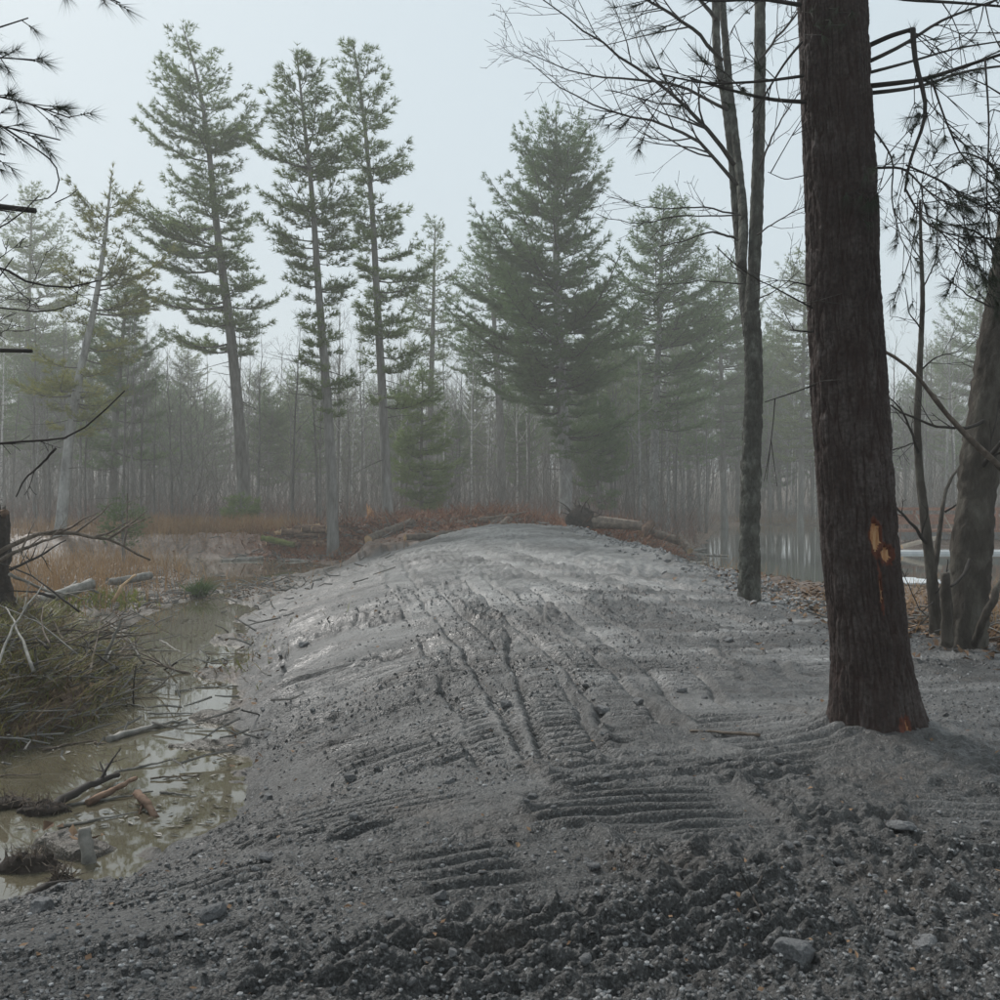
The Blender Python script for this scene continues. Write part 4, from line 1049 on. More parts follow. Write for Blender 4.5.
limb_tree('maple_tree', 'grey lichened maple with twin upright stems beside the berm', 14,
    [([(749, 602), (750, 520), (752, 440), (754, 390), (753, 330), (751, 312)], .132, .112),
     ([(750, 335), (752, 300), (756, 230), (758, 170), (760, 80), (760, 0), (762, -160), (766, -420)], .088, .05),
     ([(749, 335), (745, 300), (741, 260), (737, 215), (733, 163), (726, 102), (716, 51), (716, 0), (705, -120), (690, -300)], .075, .03),
     ([(742, 266), (744, 225), (741, 185), (733, 120), (727, 60), (722, 0), (722, -150), (730, -350)], .06, .03)],
    [([(734, 165, 14), (705, 125, 13.8), (665, 100, 13.6), (610, 60, 13.4), (580, 30, 13.3), (531, -2, 13.2)], .035, .006, 16, 1.3, 2),
     ([(737, 185, 14), (700, 140, 14.3), (660, 125, 14.6), (600, 113, 14.8), (561, 96, 15), (525, 68, 15)], .03, .005, 16, 1.2, 2),
     ([(728, 110, 14), (690, 85, 14.4), (640, 72, 14.6), (561, 69, 14.7), (518, 50, 14.7)], .028, .005, 14, 1.1, 2),
     ([(722, 60, 14), (690, 25, 13.5), (640, 0, 13), (600, -40, 13)], .03, .008, 12, 1.2, 2),
     ([(716, 20, 14), (680, -20, 14.5), (640, -70, 15)], .03, .008, 12, 1.2, 2),
     ([(740, 215, 14), (700, 200, 13.6), (660, 206, 13.4), (598, 192, 13.2)], .014, .004, 12, .8, 1),
     ([(741, 215, 13.9), (690, 213, 13.5), (640, 225, 13.2), (600, 215, 13)], .012, .004, 8, .7, 1),
     ([(738, 240, 13.9), (712, 233, 13.5), (690, 242, 13.3), (662, 248, 13.2)], .018, .006, 6, .6, 1),
     ([(743, 284, 13.9), (700, 281, 13.4), (660, 287, 13)], .010, .004, 6, .6, 1),
     ([(744, 275, 13.9), (728, 262, 13.4), (735, 240, 13.2)], .01, .004, 3, .4, 1),
     ([(759, 170, 14), (775, 130, 13.8), (800, 90, 13.6)], .016, .006, 8, .9, 1),
     ([(760, 60, 14), (790, 20, 14.4), (830, -30, 14.8)], .02, .008, 10, 1.2, 2),
     ([(757, 235, 14), (785, 215, 13.6), (815, 200, 13.4)], .012, .004, 8, .8, 1),
     ([(755, 300, 14), (775, 290, 13.6), (800, 270, 13.4)], .01, .004, 6, .7, 1),
     ([(762, -100, 14), (800, -200, 14), (830, -320, 13.6)], .03, .01, 12, 1.4, 2),
     ([(700, -150, 14), (640, -230, 14), (590, -330, 13.6)], .03, .01, 12, 1.4, 2)],
    'maple_bark', 61, limb_mat='twig_dark')

limb_tree('leaning_tree', 'rough mossy trunk leaning out of the right edge of the picture', 10,
    [([(962, 642), (968, 600), (972, 545), (977, 490), (984, 425), (995, 350), (1008, 280), (1022, 180), (1035, 50), (1050, -200)], .175, .12)],
    [([(980, 470, 9.9), (1000, 440, 9.6), (1030, 410, 9.4)], .03, .012, 4, .6, 1),
     ([(1010, 270, 10), (985, 235, 9.7), (960, 225, 9.5)], .02, .006, 8, .6, 1),
     ([(1002, 310, 10), (975, 300, 9.7), (940, 275, 9.5)], .012, .004, 6, .6, 1),
     ([(985, 420, 9.9), (960, 430, 9.5), (925, 425, 9.3), (893, 405, 9.2)], .02, .008, 3, .4, 1),
     ([(1015, 200, 10), (985, 160, 9.6), (955, 150, 9.4), (940, 165, 9.3)], .014, .005, 8, .6, 1),
     ([(1025, 150, 10), (1000, 95, 9.6), (970, 80, 9.4)], .014, .005, 8, .6, 1),
     ([(970, 560, 9.75), (962, 577, 9.5), (950, 585, 9.3)], .02, .014, 0, .3, 0)],
    'oak_bark', 62, limb_mat='twig_dark')

limb_tree('bare_sapling', 'slim dark sapling forking low beside the leaning mossy trunk', 10.8,
    [([(938, 640), (935, 610), (932, 580), (929, 555), (925, 520), (919, 470), (917, 420), (920, 360), (923, 300), (921, 250), (920, 200)], .058, .012),
     ([(932, 582), (936, 560), (939, 535), (943, 505), (946, 490), (953, 475), (965, 462)], .032, .010)],
    [([(929, 545, 10.8), (915, 530, 10.6), (900, 515, 10.4), (887, 503, 10.2), (880, 494, 10.2)], .022, .007, 3, .3, 1),
     ([(919, 455, 10.8), (910, 430, 10.6), (900, 405, 10.5), (885, 395, 10.4)], .018, .006, 4, .4, 1),
     ([(945, 512, 11), (955, 505, 10.9), (962, 500, 10.8)], .014, .006, 2, .3, 1),
     ([(918, 440, 10.8), (908, 445, 10.6), (885, 450, 10.4)], .010, .004, 3, .3, 1),
     ([(921, 370, 10.8), (935, 355, 10.6), (960, 350, 10.4)], .010, .004, 4, .5, 1),
     ([(922, 330, 10.8), (908, 315, 10.6), (905, 290, 10.5)], .010, .004, 4, .4, 1),
     ([(921, 290, 10.8), (935, 265, 10.7), (942, 240, 10.6)], .009, .004, 4, .5, 1),
     ([(921, 260, 10.8), (905, 235, 10.7), (890, 225, 10.6)], .008, .003, 5, .5, 1),
     ([(934, 600, 10.8), (922, 615, 10.5), (912, 590, 10.4), (895, 560, 10.3)], .008, .003, 4, .3, 1),
     ([(933, 596, 10.8), (945, 580, 10.6), (947, 560, 10.5)], .012, .005, 2, .2, 1)],
    'oak_bark', 63, limb_mat='twig_dark')

# leafless tree and pine just outside the left edge, whose branches reach in
T, b = limb_tree('bare_tree', 'dark leafless tree at the left edge reaching bare branches into view', 6.2,
    [([(-190, 770), (-180, 600), (-170, 400), (-150, 200), (-140, -50), (-150, -400)], .12, .05)],
    [([(-168, 260, 6.2), (-60, 205, 6.0), (-5, 198, 5.8), (12, 209, 5.7), (36, 213, 5.7)], .028, .016, 2, .3, 1),
     ([(-168, 330, 6.2), (-60, 262, 6.0), (0, 258, 5.8), (25, 274, 5.7), (45, 289, 5.65), (75, 293, 5.6), (108, 279, 5.6)], .017, .004, 11, .42, 2),
     ([(-168, 350, 6.2), (-60, 300, 6.0), (0, 304, 5.8), (40, 318, 5.7), (80, 308, 5.6)], .011, .003, 10, .42, 2),
     ([(-168, 330, 6.2), (-70, 250, 5.8), (-10, 235, 5.6), (20, 222, 5.5), (35, 200, 5.4)], .010, .003, 7, .4, 1),
     ([(-168, 400, 6.2), (-60, 360, 6.0), (0, 352, 5.8), (33, 356, 5.8)], .02, .012, 0, .3, 0),
     ([(-172, 460, 6.2), (-60, 443, 6.1), (0, 447, 6.0), (50, 449, 6.0), (90, 435, 5.9), (133, 404, 5.9)], .013, .004, 5, .3, 1),
     ([(56, 448, 6.0), (40, 465, 6), (26, 477, 6), (15, 497, 6)], .008, .004, 1, .2, 1),
     ([(-168, 300, 6.2), (-60, 330, 6.0), (0, 290, 5.6), (15, 262, 5.5)], .008, .003, 6, .35, 1)],
    'oak_bark', 64, twig=.0026, limb_mat='twig_dark')

def left_pine():
    g = np.random.default_rng(91)
    base = np.array([-4.6, 4.9, gz(-4.6, 4.9)])
    T = thing('pine_tree', 'pine outside the left edge whose needle sprays hang into the upper left corner', 'tree', base)
    tr = np.array([base - [0, 0, .2], base + [0.05, 0, 3], base + [.1, 0, 8], base + [.1, .1, 13]])
    mt = MB(); mt.tube(smooth_line(tr, 20), np.linspace(.2, .05, 20), 12); mt.build('trunk', M['pine_bark'], T, base)
    ml = MB(); tp = []; td = []
    for pts, r0, r1, nt_ in (([(-440, -60, 4.9), (-100, 15, 4.7), (0, 40, 4.5), (25, 36, 4.4), (28, 18, 4.4)], .014, .003, 2), ([(-440, 20, 4.9), (-100, 40, 4.6), (0, 62, 4.4), (35, 60, 4.3)], .012, .003, 9),
                         ([(-440, 60, 4.9), (-100, 80, 4.6), (0, 95, 4.5), (45, 100, 4.4), (70, 118, 4.35)], .012, .003, 12), ([(-440, 100, 4.9), (-80, 110, 4.6), (0, 125, 4.4), (35, 132, 4.3), (60, 140, 4.3)], .012, .003, 12),
                         ([(-440, 120, 4.9), (-80, 140, 4.6), (-20, 145, 4.4), (5, 155, 4.3)], .012, .003, 7), ([(-300, -140, 4.9), (0, -60, 4.4), (80, -12, 4.2), (120, 3, 4.1)], .010, .003, 3),
                         ([(0, 125, 4.4), (60, 165, 4.3), (62, 190, 4.3), (55, 203, 4.3), (20, 200, 4.3)], .005, .002, 0), ([(55, 203, 4.3), (70, 196, 4.3), (78, 189, 4.3)], .003, .0015, 0)):
        p = smooth_line([P(*q) for q in pts], 12); ml.tube(p, np.linspace(r0, r1, 12), 5)
        for _ in range(nt_):
            f = g.uniform(.80, 1); b = np.array([np.interp(f, np.linspace(0, 1, 12), p[:, k]) for k in range(3)])
            d = unit(unit(p[-1] - p[-4]) + g.normal(size=3) * .5 + np.array([0, 0, -.15])); ln = g.uniform(.06, .16)
            e = b + d * ln; ml.tube(np.array([b, e]), [.003, .0018], 3, False)
            tp += [e, b + d * ln * .7]; td += [d + np.array([0, 0, -.25]), d]
    mc = MB(); mc.needles(tp, td, 30, .095, .0009, .55, g)
    trunk = np.stack([np.full(20, base[0] + .1), np.full(20, base[1]), np.linspace(4, 13, 20)], -1); cp = []; cd = []
    pine_parts(trunk, .2, [(5.5, 1.6, 1.5), (8, 2.2, 2.0), (11, 1.5, 1.5), (13, .3, .3)], g, ml, cp, cd, whorl=.8, nbr=4, low_up=15)
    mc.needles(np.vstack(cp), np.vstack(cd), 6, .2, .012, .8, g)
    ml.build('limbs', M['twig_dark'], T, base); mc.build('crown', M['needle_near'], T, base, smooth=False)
left_pine()

# ------------------------------------------------------------------ logs, stumps, sticks
def log(name, label, cat, p0, p1, r, mat, seed, ends=(True, True), r1=None, bend=.02, parts=(), group=None, cutmat='cut_wood', sides=12):
    g = np.random.default_rng(seed); p0 = np.array(p0, float); p1 = np.array(p1, float); ln = np.linalg.norm(p1 - p0)
    r1 = r if r1 is None else r1
    n = 14; t = np.linspace(0, 1, n)
    q = p0 + (p1 - p0) * t[:, None]
    off = unit(np.cross(p1 - p0, [0, 0, 1.0] if abs((p1 - p0)[2]) < .8 * ln else [1., 0, 0]))
    q = q + off * (np.sin(t * math.pi) * bend * ln * g.choice([-1, 1]))[:, None] + np.array([0, 0, 1]) * (np.sin(t * 5 + seed) * bend * .35 * ln)[:, None]
    c = (p0 + p1) / 2; T = thing(name, label, cat, c, group)
    mb = MB(); rad = (r + (r1 - r) * t) * (1 + .07 * g.normal(size=n)); mb.tube(q, rad, sides, False)
    v = mb.v[0]; v += g.normal(size=v.shape) * r * .05
    mb.build('bark', M[mat], T, c)
    for i, (e, k) in enumerate(((0, q[0]), (1, q[-1]))):
        ring = v[:sides] if e == 0 else v[-sides:]
        mc = MB(); mc.add(np.vstack([ring, ring.mean(0)]), None, [[a, (a + 1) % sides, sides] for a in range(sides)])
        mc.build('cut_face', M[cutmat if ends[i] else mat], T, c)
    if parts:
        for k in range(parts):
            f = g.uniform(.15, .9); b = q[int(f * (n - 1))]; d = unit(g.normal(size=3) + np.array([0, 0, .6]))
            ms = MB(); ms.tube(np.array([b, b + d * r * g.uniform(2, 4)]), [r * .35, r * .2], 5); ms.build('branch_stub', M[mat], T, c)
    return T

def glog(name, label, a, b, r, mat, seed, lift=.6, **kw):
    """a log lying on the ground between the spots two pixels look at (x, y, distance)"""
    A = P(*a); B = P(*b)
    A[2] = max(gz(A[0], A[1]), WATER_Z) + r * lift; B[2] = max(gz(B[0], B[1]), WATER_Z) + r * lift
    return log(name, label, 'log', A, B, r, mat, seed, **kw)

glog('fallen_log', 'thick brown log lying on the far left shoulder of the berm', (368, 549, 34.5), (412, 536, 37.2), .15, 'log_bark', 1, ends=(True, False), lift=1.2, parts=2)
glog('fallen_log', 'long split log lying just right of the thick brown log', (405, 548, 34.6), (458, 537, 36.6), .11, 'log_bark', 2, lift=1.2, ends=(True, True))
log('fallen_log', 'long thin log slanting up towards the crest of the berm', 'log', P(436, 526, 38.5), P(512, 516, 39.5), .13, 'log_bark', 3, ends=(False, True), r1=.10, parts=3)
log('fallen_log', 'short log end propped under the slanting log', 'log', P(496, 529, 38), P(510, 519, 38.5), .14, 'log_bark', 4)
log('fallen_log', 'thin pole pointing skyward at the crest, tip of the slanting log', 'log', P(490, 522, 39), P(528, 511, 40), .07, 'log_bark', 5, r1=.03)
log('fallen_log', 'mossy green log at the foot of the small thin tree', 'log', P(262, 538, 37.6), P(294, 545, 37.2), .11, 'moss', 6, ends=(False, False), bend=.01)
log('fallen_log', 'dark rotten log lying on the left puddle edge', 'log', P(222, 562, 36), P(262, 558, 37), .10, 'log_grey', 7, ends=(False, False))
log('fallen_log', 'pale thin log lying along the left puddle edge', 'log', P(290, 560, 36), P(316, 562, 36), .05, 'log_grey', 8)
g = np.random.default_rng(5)
for k in range(20):   # cut logs heaped by the middle pine
    px = 282 + 46 * g.random(); py = 545 - 20 * g.random() * (1 - abs(px - 312) / 60); d = 38.6 + (545 - py) * .04 + g.uniform(-.2, .2)
    ln = g.uniform(.5, 1.3); c = P(px, py, d); c[2] = max(c[2], gz(c[0], c[1]) + .08); an = g.uniform(-.5, .5)
    v = np.array([math.cos(an), math.sin(an), g.uniform(-.12, .12)]) * ln / 2
    log('cut_log', 'short reddish cut log in the heap behind the middle tall pine', 'log', c - v, c + v, g.uniform(.06, .13), 'log_red', 40 + k, group='cut logs heaped behind the middle tall pine')
log('cut_log', 'pale straight pole topping the log heap, longest of them', 'log', P(274, 534, 39.4), P(292, 530, 39.6), .09, 'cut_wood', 70)
log('cut_log', 'pale peeled log on top of the log heap', 'log', P(301, 529, 39.6), P(320, 526, 39.8), .10, 'cut_wood', 71)
for k in range(16):
    px = g.uniform(340, 440); py = np.interp(px, [340, 440], [542, 528]) + g.uniform(-6, 4); d = g.uniform(38.5, 42)
    ln = g.uniform(.4, 1.5); c = P(px, py, d); c[2] = gz(c[0], c[1]) + .10; an = g.uniform(-1, 1)
    v = np.array([math.cos(an), math.sin(an), g.uniform(-.15, .15)]) * ln / 2
    log('broken_log', 'small broken log in the debris between the tall pines and the crest', 'log', c - v, c + v, g.uniform(.04, .10), 'log_red', 80 + k, group='broken logs left of the crest')
# splintered stump with fresh orange wood
def splinter_stump():
    b = P(370, 531, 41); b[2] = gz(b[0], b[1]) - .05
    T = thing('splintered_stump', 'splintered stump with fresh bright orange wood left of the slender pine', 'stump', b)
    mb = MB(); mb.tube(np.array([b, b + [0, 0, .3], b + [.02, 0, .5]]), [.26, .22, .2], 12); mb.build('stump_base', M['log_red'], T, b)
    g = np.random.default_rng(3)
    for k in range(9):
        a = k / 9 * 6.28; r = g.uniform(.05, .17); h = g.uniform(.5, 1.0) * (1.15 if k in (2, 3) else .8)
        q = b + np.array([math.cos(a) * r, math.sin(a) * r, .4]); e = q + np.array([g.normal() * .08, g.normal() * .08, h * .7])
        m = MB(); m.tube(np.array([q, (q + e) / 2, e]), [.07, .05, .012], 5); m.build('splinter', M['orange_wood'], T, b)
    log('split_log', 'fresh orange slab of split wood beside the splintered stump', 'log', P(371, 531, 40.5), P(385, 535, 40), .10, 'orange_wood', 9)
splinter_stump()
# right side: upturned root ball with its trunk, cut log, rotten logs
def root_ball():
    c = P(580, 526, 33.6); c[2] = max(gz(c[0], c[1]) + .28, CAM_Z - .026 * 33.6)
    T = thing('uprooted_stump', 'dark upturned root ball standing right of the crest', 'stump', c)
    g = np.random.default_rng(8)
    u = np.linspace(0, math.pi, 18); w = np.arange(28) / 28 * 2 * math.pi
    U, W = np.meshgrid(u, w, indexing='ij')
    rr = 1 + .28 * fbm(W * 1.4 + 3, U * 2, 4, 4) + .12 * fbm(W * 5, U * 6, 2, 6)
    v = np.stack([.46 * rr * np.sin(U) * np.cos(W), .36 * rr * np.sin(U) * np.sin(W), .44 * rr * np.cos(U)], -1).reshape(-1, 3) + c
    b = (np.arange(17) * 28)[:, None]; j = np.arange(28); q = np.stack([b + j, b + (j + 1) % 28, b + 28 + (j + 1) % 28, b + 28 + j], -1).reshape(-1, 4)
    mb = MB(); mb.add(v, q); mb.build('soil', M['root_soil'], T, c)
    for k in range(26):
        d = unit(g.normal(size=3) * np.array([1, .8, 1])); p = c + d * .35
        m = MB(); m.tube(smooth_line([p, p + d * .22 + g.normal(size=3) * .08, p + d * .4 + g.normal(size=3) * .16], 6), np.linspace(.03, .005, 6), 4); m.build('root', M['root_soil'], T, c)
    m = MB(); m.tube(smooth_line([c + [.2, .1, -.05], c + [1.1, .3, -.1], c + [2.1, .2, -.2]], 10), np.linspace(.24, .15, 10) , 12); m.build('trunk', M['log_bark'], T, c)
root_ball()
glog('fallen_log', 'grey brown log behind the upturned root ball', (592, 530, 36.6), (628, 533, 37), .11, 'log_bark', 11, lift=1.0, parts=2)
log('cut_log', 'stout log with a reddish sawn end pointing up, right of the root ball', 'log', P(640, 534, 36), P(652, 523, 36.6), .15, 'log_red', 12, cutmat='cut_wood')
log('fallen_log', 'thick dark log lying by the pond edge behind the berm shoulder', 'log', P(652, 533, 36.6), P(681, 541, 36), .15, 'log_bark', 13, ends=(False, False))
log('fallen_log', 'short dark log sloping down into the pond edge', 'log', P(678, 537, 36), P(690, 551, 35.5), .14, 'log_bark', 14)
log('driftwood', 'pale driftwood stick floating where pond meets the debris', 'log', P(686, 551, 42.6), P(706, 549, 43), .06, 'log_grey', 15)
log('driftwood', 'thin pale stick floating on the pond left of the maple', 'log', P(705, 555, 39.5), P(728, 556, 39), .04, 'log_grey', 16)
log('driftwood', 'thin pale stick afloat nearest the berm shoulder', 'log', P(690, 562, 35), P(708, 563, 34.8), .04, 'log_grey', 17)
for k in range(14):
    px = g.uniform(596, 690); d = g.uniform(34.8, 37.6); c = P(px, 530, d); c[2] = gz(c[0], c[1]) + .08; an = g.uniform(-1, 1); ln = g.uniform(.4, 1.3)
    v = np.array([math.cos(an), math.sin(an), g.uniform(-.15, .2)]) * ln / 2
    log('broken_log', 'small broken log in the debris between root ball and pond', 'log', c - v, c + v, g.uniform(.04, .09), 'log_red', 120 + k, group='broken logs right of the crest')

# ------------------------------------------------------------------ left ditch and hummock: sticks and driftwood
def stick(label, pts, r0, r1, mat, seed, name='stick', twigs_=0, group=None, cat='stick', sides=6):
    g = np.random.default_rng(seed); p = smooth_line([np.array(q, float) for q in pts], 12)
    p[1:-1] += g.normal(size=(10, 3)) * min(r0 * .3, .006 * np.linalg.norm(p[-1] - p[0]))
    c = p[0].copy(); T = thing(name, label, cat, c, group)
    mb = MB(); mb.tube(p, np.linspace(r0, r1, 12) * (1 + .08 * g.normal(size=12)), sides); mb.build('stem', M[mat], T, c)
    for k in range(twigs_):
        f = g.uniform(.2, .9); b = p[int(f * 11)]; d = unit(unit(p[-1] - p[0]) + g.normal(size=3) * .7 + np.array([0, 0, .3]))
        m = MB(); grow(m, b, d, np.linalg.norm(p[-1] - p[0]) * g.uniform(.2, .4), r0 * .45, 1, g, .02, .2, 2, 4, .003); m.build('side_twig', M[mat], T, c)
    return T
def W(px, py, up=0.0):
    d = (CAM_Z - WATER_Z) / ((py - 500) / 1000); p = P(px, py, d); p[2] += up; return p
stick('upright broken grey post standing in the muddy water', [W(92, 862, -.15), W(92, 862, .02) + [-.02, 0, 0], W(92, 862, .20) + [-.055, .02, 0]], .046, .040, 'log_grey', 1, 'broken_post', cat='post', sides=10)
stick('long pale stick floating across the ditch', [W(108, 742, .02), W(150, 730, .03), W(187, 722, .02)], .035, .012, 'log_grey', 2)
stick('split reddish board half sunk in the ditch', [W(87, 806, .02), W(112, 797, .05), W(136, 786, .06)], .030, .016, 'log_red', 3, 'split_log')
stick('short dark stub with a pale broken end in the ditch', [W(137, 803, .07), W(148, 812, .05), W(157, 817, -.02)], .034, .028, 'log_red', 4, twigs_=1)
stick('black stick lying along the near edge of the ditch', [W(25, 905, .03), W(48, 893, .05), W(80, 886, .03)], .026, .014, 'twig_dark', 5)
stick('dark branch lying in the water behind the split board', [W(45, 815, .03), W(80, 800, .08), W(118, 781, .05)], .035, .02, 'twig_dark', 6, twigs_=2)
stick('pale bleached stick standing out of the brush hummock', [P(100, 668, 11.2), P(113, 640, 11.2), P(123, 616, 11.2)], .024, .012, 'log_grey', 7)
stick('thick grey log end jutting from the hummock into the ditch', [P(92, 696, 11.3), P(112, 708, 10.9), P(127, 727, 10.2)], .05, .065, 'log_grey', 8, 'fallen_log', cat='log', sides=10)
stick('long arching dark branch sprawling over the left marsh', [P(-30, 570, 12.2), P(0, 549, 12.4), P(22, 537, 12.6), P(60, 532, 13), P(100, 537, 13.4), P(138, 552, 13.8), P(150, 560, 14)], .042, .012, 'log_bark', 9, 'fallen_branch', 7, cat='branch')
stick('second arching branch just under the long one', [P(-20, 575, 12), P(10, 553, 12.2), P(40, 542, 12.6), P(62, 536, 13)], .03, .012, 'log_bark', 10, 'fallen_branch', 5, cat='branch')
stick('dark twiggy branch rising from the marsh below the arching branches', [P(10, 570, 12.5), P(40, 556, 12.5), P(52, 548, 12.5), P(66, 540, 12.6)], .02, .008, 'twig_dark', 11, 'fallen_branch', 6, cat='branch')
log('fallen_log', 'pale lichened log lying across the marsh behind the hummock', 'log', P(36, 602, 15.5), P(92, 584, 16.5), .085, 'log_grey', 21, ends=(False, True), bend=.04, parts=3)
log('fallen_log', 'grey log at the far end of the marsh near the mud spit', 'log', P(108, 582, 20), P(150, 576, 21), .08, 'log_grey', 22, ends=(False, False))
stick('reddish bent root sticking up beside the mud spit', [P(112, 602, 18), P(120, 592, 18), P(119, 588, 18), P(136, 575, 18.2)], .035, .02, 'cut_wood', 23)
stick('thin bare stick standing in the ditch beside the hummock', [P(133, 706, 10.7), P(134, 680, 10.6), P(137, 664, 10.6)], .010, .006, 'twig_dark', 24, twigs_=2)
stick('thin stick lying across the far ditch', [P(160, 640, 15.7), P(175, 650, 14.7), P(190, 655, 14.2)], .018, .01, 'log_grey', 25)
stick('yellow tipped stick lying on the berm left of the big pine', [on_ground(690, 733) + [0, 0, .012], on_ground(725, 735) + [0, 0, .014], on_ground(760, 737) + [0, 0, .012]], .007, .011, 'log_bark', 26)
stick('thin dark root poking from the gravel near the bottom edge', [on_ground(762, 885) + [0, 0, .01], on_ground(753, 905) + [0, 0, .03], on_ground(764, 922) + [0, 0, .005]], .006, .003, 'twig_dark', 27, twigs_=1)
stick('slanting dark stick propped at the right edge', [on_ground(972, 648) - [0, 0, .05], P(985, 615, 9.4), P(1003, 580, 9.5), P(1012, 560, 9.6)], .045, .03, 'oak_bark', 28)
stick('long broken branch with torn reddish wood leaning on the mossy trunk', [P(880, 349, 9.0), P(905, 360, 9.1), P(930, 392, 9.3), P(955, 425, 9.5), P(1003, 470, 9.7)], .014, .034, 'log_bark', 29, 'broken_branch', 1, cat='branch')
stick('pale broken stub standing against the foot of the mossy trunk', [P(947, 646, 9.75), P(947, 610, 9.7), P(945, 573, 9.65)], .06, .045, 'oak_bark', 30, 'broken_stump', cat='stump', sides=12)
g = np.random.default_rng(14)
for k in range(64):     # loose sticks heaped on the hummock
    x = -4.3 - abs(g.normal(0, .9)); y = g.uniform(8.6, 14.0); z = gz(x, y); a = g.uniform(0, 3.14); ln = g.uniform(.4, 1.5)
    v = np.array([math.cos(a), math.sin(a), g.normal(.08, .22)]) * ln / 2; c = np.array([x, y, z + .12 + abs(v[2]) + g.uniform(0, .20)])
    stick('bare stick tangled in the brush on the left hummock', [c - v, c + g.normal(size=3) * .05, c + v], g.uniform(.008, .024), .006, str(g.choice(['log_grey', 'log_bark', 'twig_dark'])), 200 + k, twigs_=int(g.integers(0, 3)), group='sticks on the left hummock', sides=5)
for k in range(26):     # sticks and bark floating in the ditch
    y = g.uniform(6.2, 17); xl = np.interp(y, [6, 8, 9.8, 13, 17], [-3.4, -4.2, -4.0, -4.8, -6.2]); xr = np.interp(y, [6.2, 6.9, 10, 13, 18.3], [-2.4, -2.2, -2.8, -3.5, -4.8])
    x = g.uniform(xl, xr); a = g.normal(.15, .5); ln = g.uniform(.15, .6); c = np.array([x, y, WATER_Z + .012]); v = np.array([math.cos(a), math.sin(a), g.normal() * .03]) * ln / 2
    stick('small stick floating in the muddy ditch', [c - v, c + g.normal(size=3) * np.array([.02, .02, .003]), c + v], g.uniform(.006, .016), .005, str(g.choice(['log_grey', 'log_bark', 'log_grey'])), 300 + k, group='small sticks floating in the ditch', sides=5)

# dark rotten stump at the left edge
def left_stump():
    c = P(-14, 622, 12.6); c[2] = gz(c[0], c[1]) - .1
    T = thing('rotten_stump', 'dark rotten stump at the left edge of the marsh', 'stump', c)
    n = 16; sd = 20; t = np.linspace(0, 1, n); p = c + np.stack([.08 * t, 0 * t, 1.35 * t], -1)
    mb = MB(); mb.tube(p, .30 - .12 * t + .2 * np.exp(-t * 8), sd); v = mb.v[0]; k = np.tile(np.arange(sd), n); zz = np.repeat(t, sd)
    cc = np.repeat(p, sd, axis=0); v[:n * sd] = cc + (v[:n * sd] - cc) * (1 + .35 * fbm(k * .6, zz * 6, 3, 5))[:, None]
    v[(n - 1) * sd:n * sd, 2] += .25 * noise(np.arange(sd) * 1.3, np.zeros(sd), 4)
    mb.build('trunk', M['root_soil'], T, c)
    m = MB(); m.tube(smooth_line([c + [0, 0, 1.2], c + [.2, 0, 1.4], c + [.3, -.1, 1.42]], 6), np.linspace(.1, .04, 6), 8); m.build('torn_wood', M['log_red'], T, c)
left_stump()

# clods of dark rooty soil in the ditch
def clod(label, px, py, sx, sy, sz, seed):
    c = W(px, py); T = thing('soil_clod', label, 'soil', c)
    g = np.random.default_rng(seed); u = np.linspace(0, math.pi, 14); w = np.arange(22) / 22 * 2 * math.pi; U, W_ = np.meshgrid(u, w, indexing='ij')
    rr = 1 + .5 * fbm(W_ * 1.3 + seed, U * 2, 4, seed) + .2 * fbm(W_ * 5, U * 6, 2, seed + 3)
    v = np.stack([sx * rr * np.sin(U) * np.cos(W_), sy * rr * np.sin(U) * np.sin(W_), sz * rr * np.cos(U)], -1).reshape(-1, 3) + c
    b = (np.arange(13) * 22)[:, None]; j = np.arange(22); q = np.stack([b + j, b + (j + 1) % 22, b + 22 + (j + 1) % 22, b + 22 + j], -1).reshape(-1, 4)
    mb = MB(); mb.add(v, q); mb.build('soil', M['root_soil'], T, c)
    m = MB()
    for k in range(70):
        a = g.uniform(0, 6.28); p = c + np.array([sx * math.cos(a) * g.random(), sy * math.sin(a) * g.random(), sz * .6]); d = unit(g.normal(size=3) + np.array([0, 0, .5]))
        m.tube(np.array([p, p + d * .06, p + d * .09 + g.normal(size=3) * .03]), [.004, .003, .001], 3, False)
    o = m.build('rootlets', M['log_bark'], T, c); o['kind'] = 'stuff'
clod('dark brown rooty clod in the ditch left of the broken post', 28, 868, .17, .12, .08, 1)
clod('small dark clod in the water below the broken post', 62, 882, .06, .05, .05, 2)
clod('dark clod with pale twigs at the far edge of the shallow water', 42, 812, .16, .10, .07, 3)
clod('dark mud clod at the left picture edge in the ditch', 6, 806, .16, .12, .06, 4)

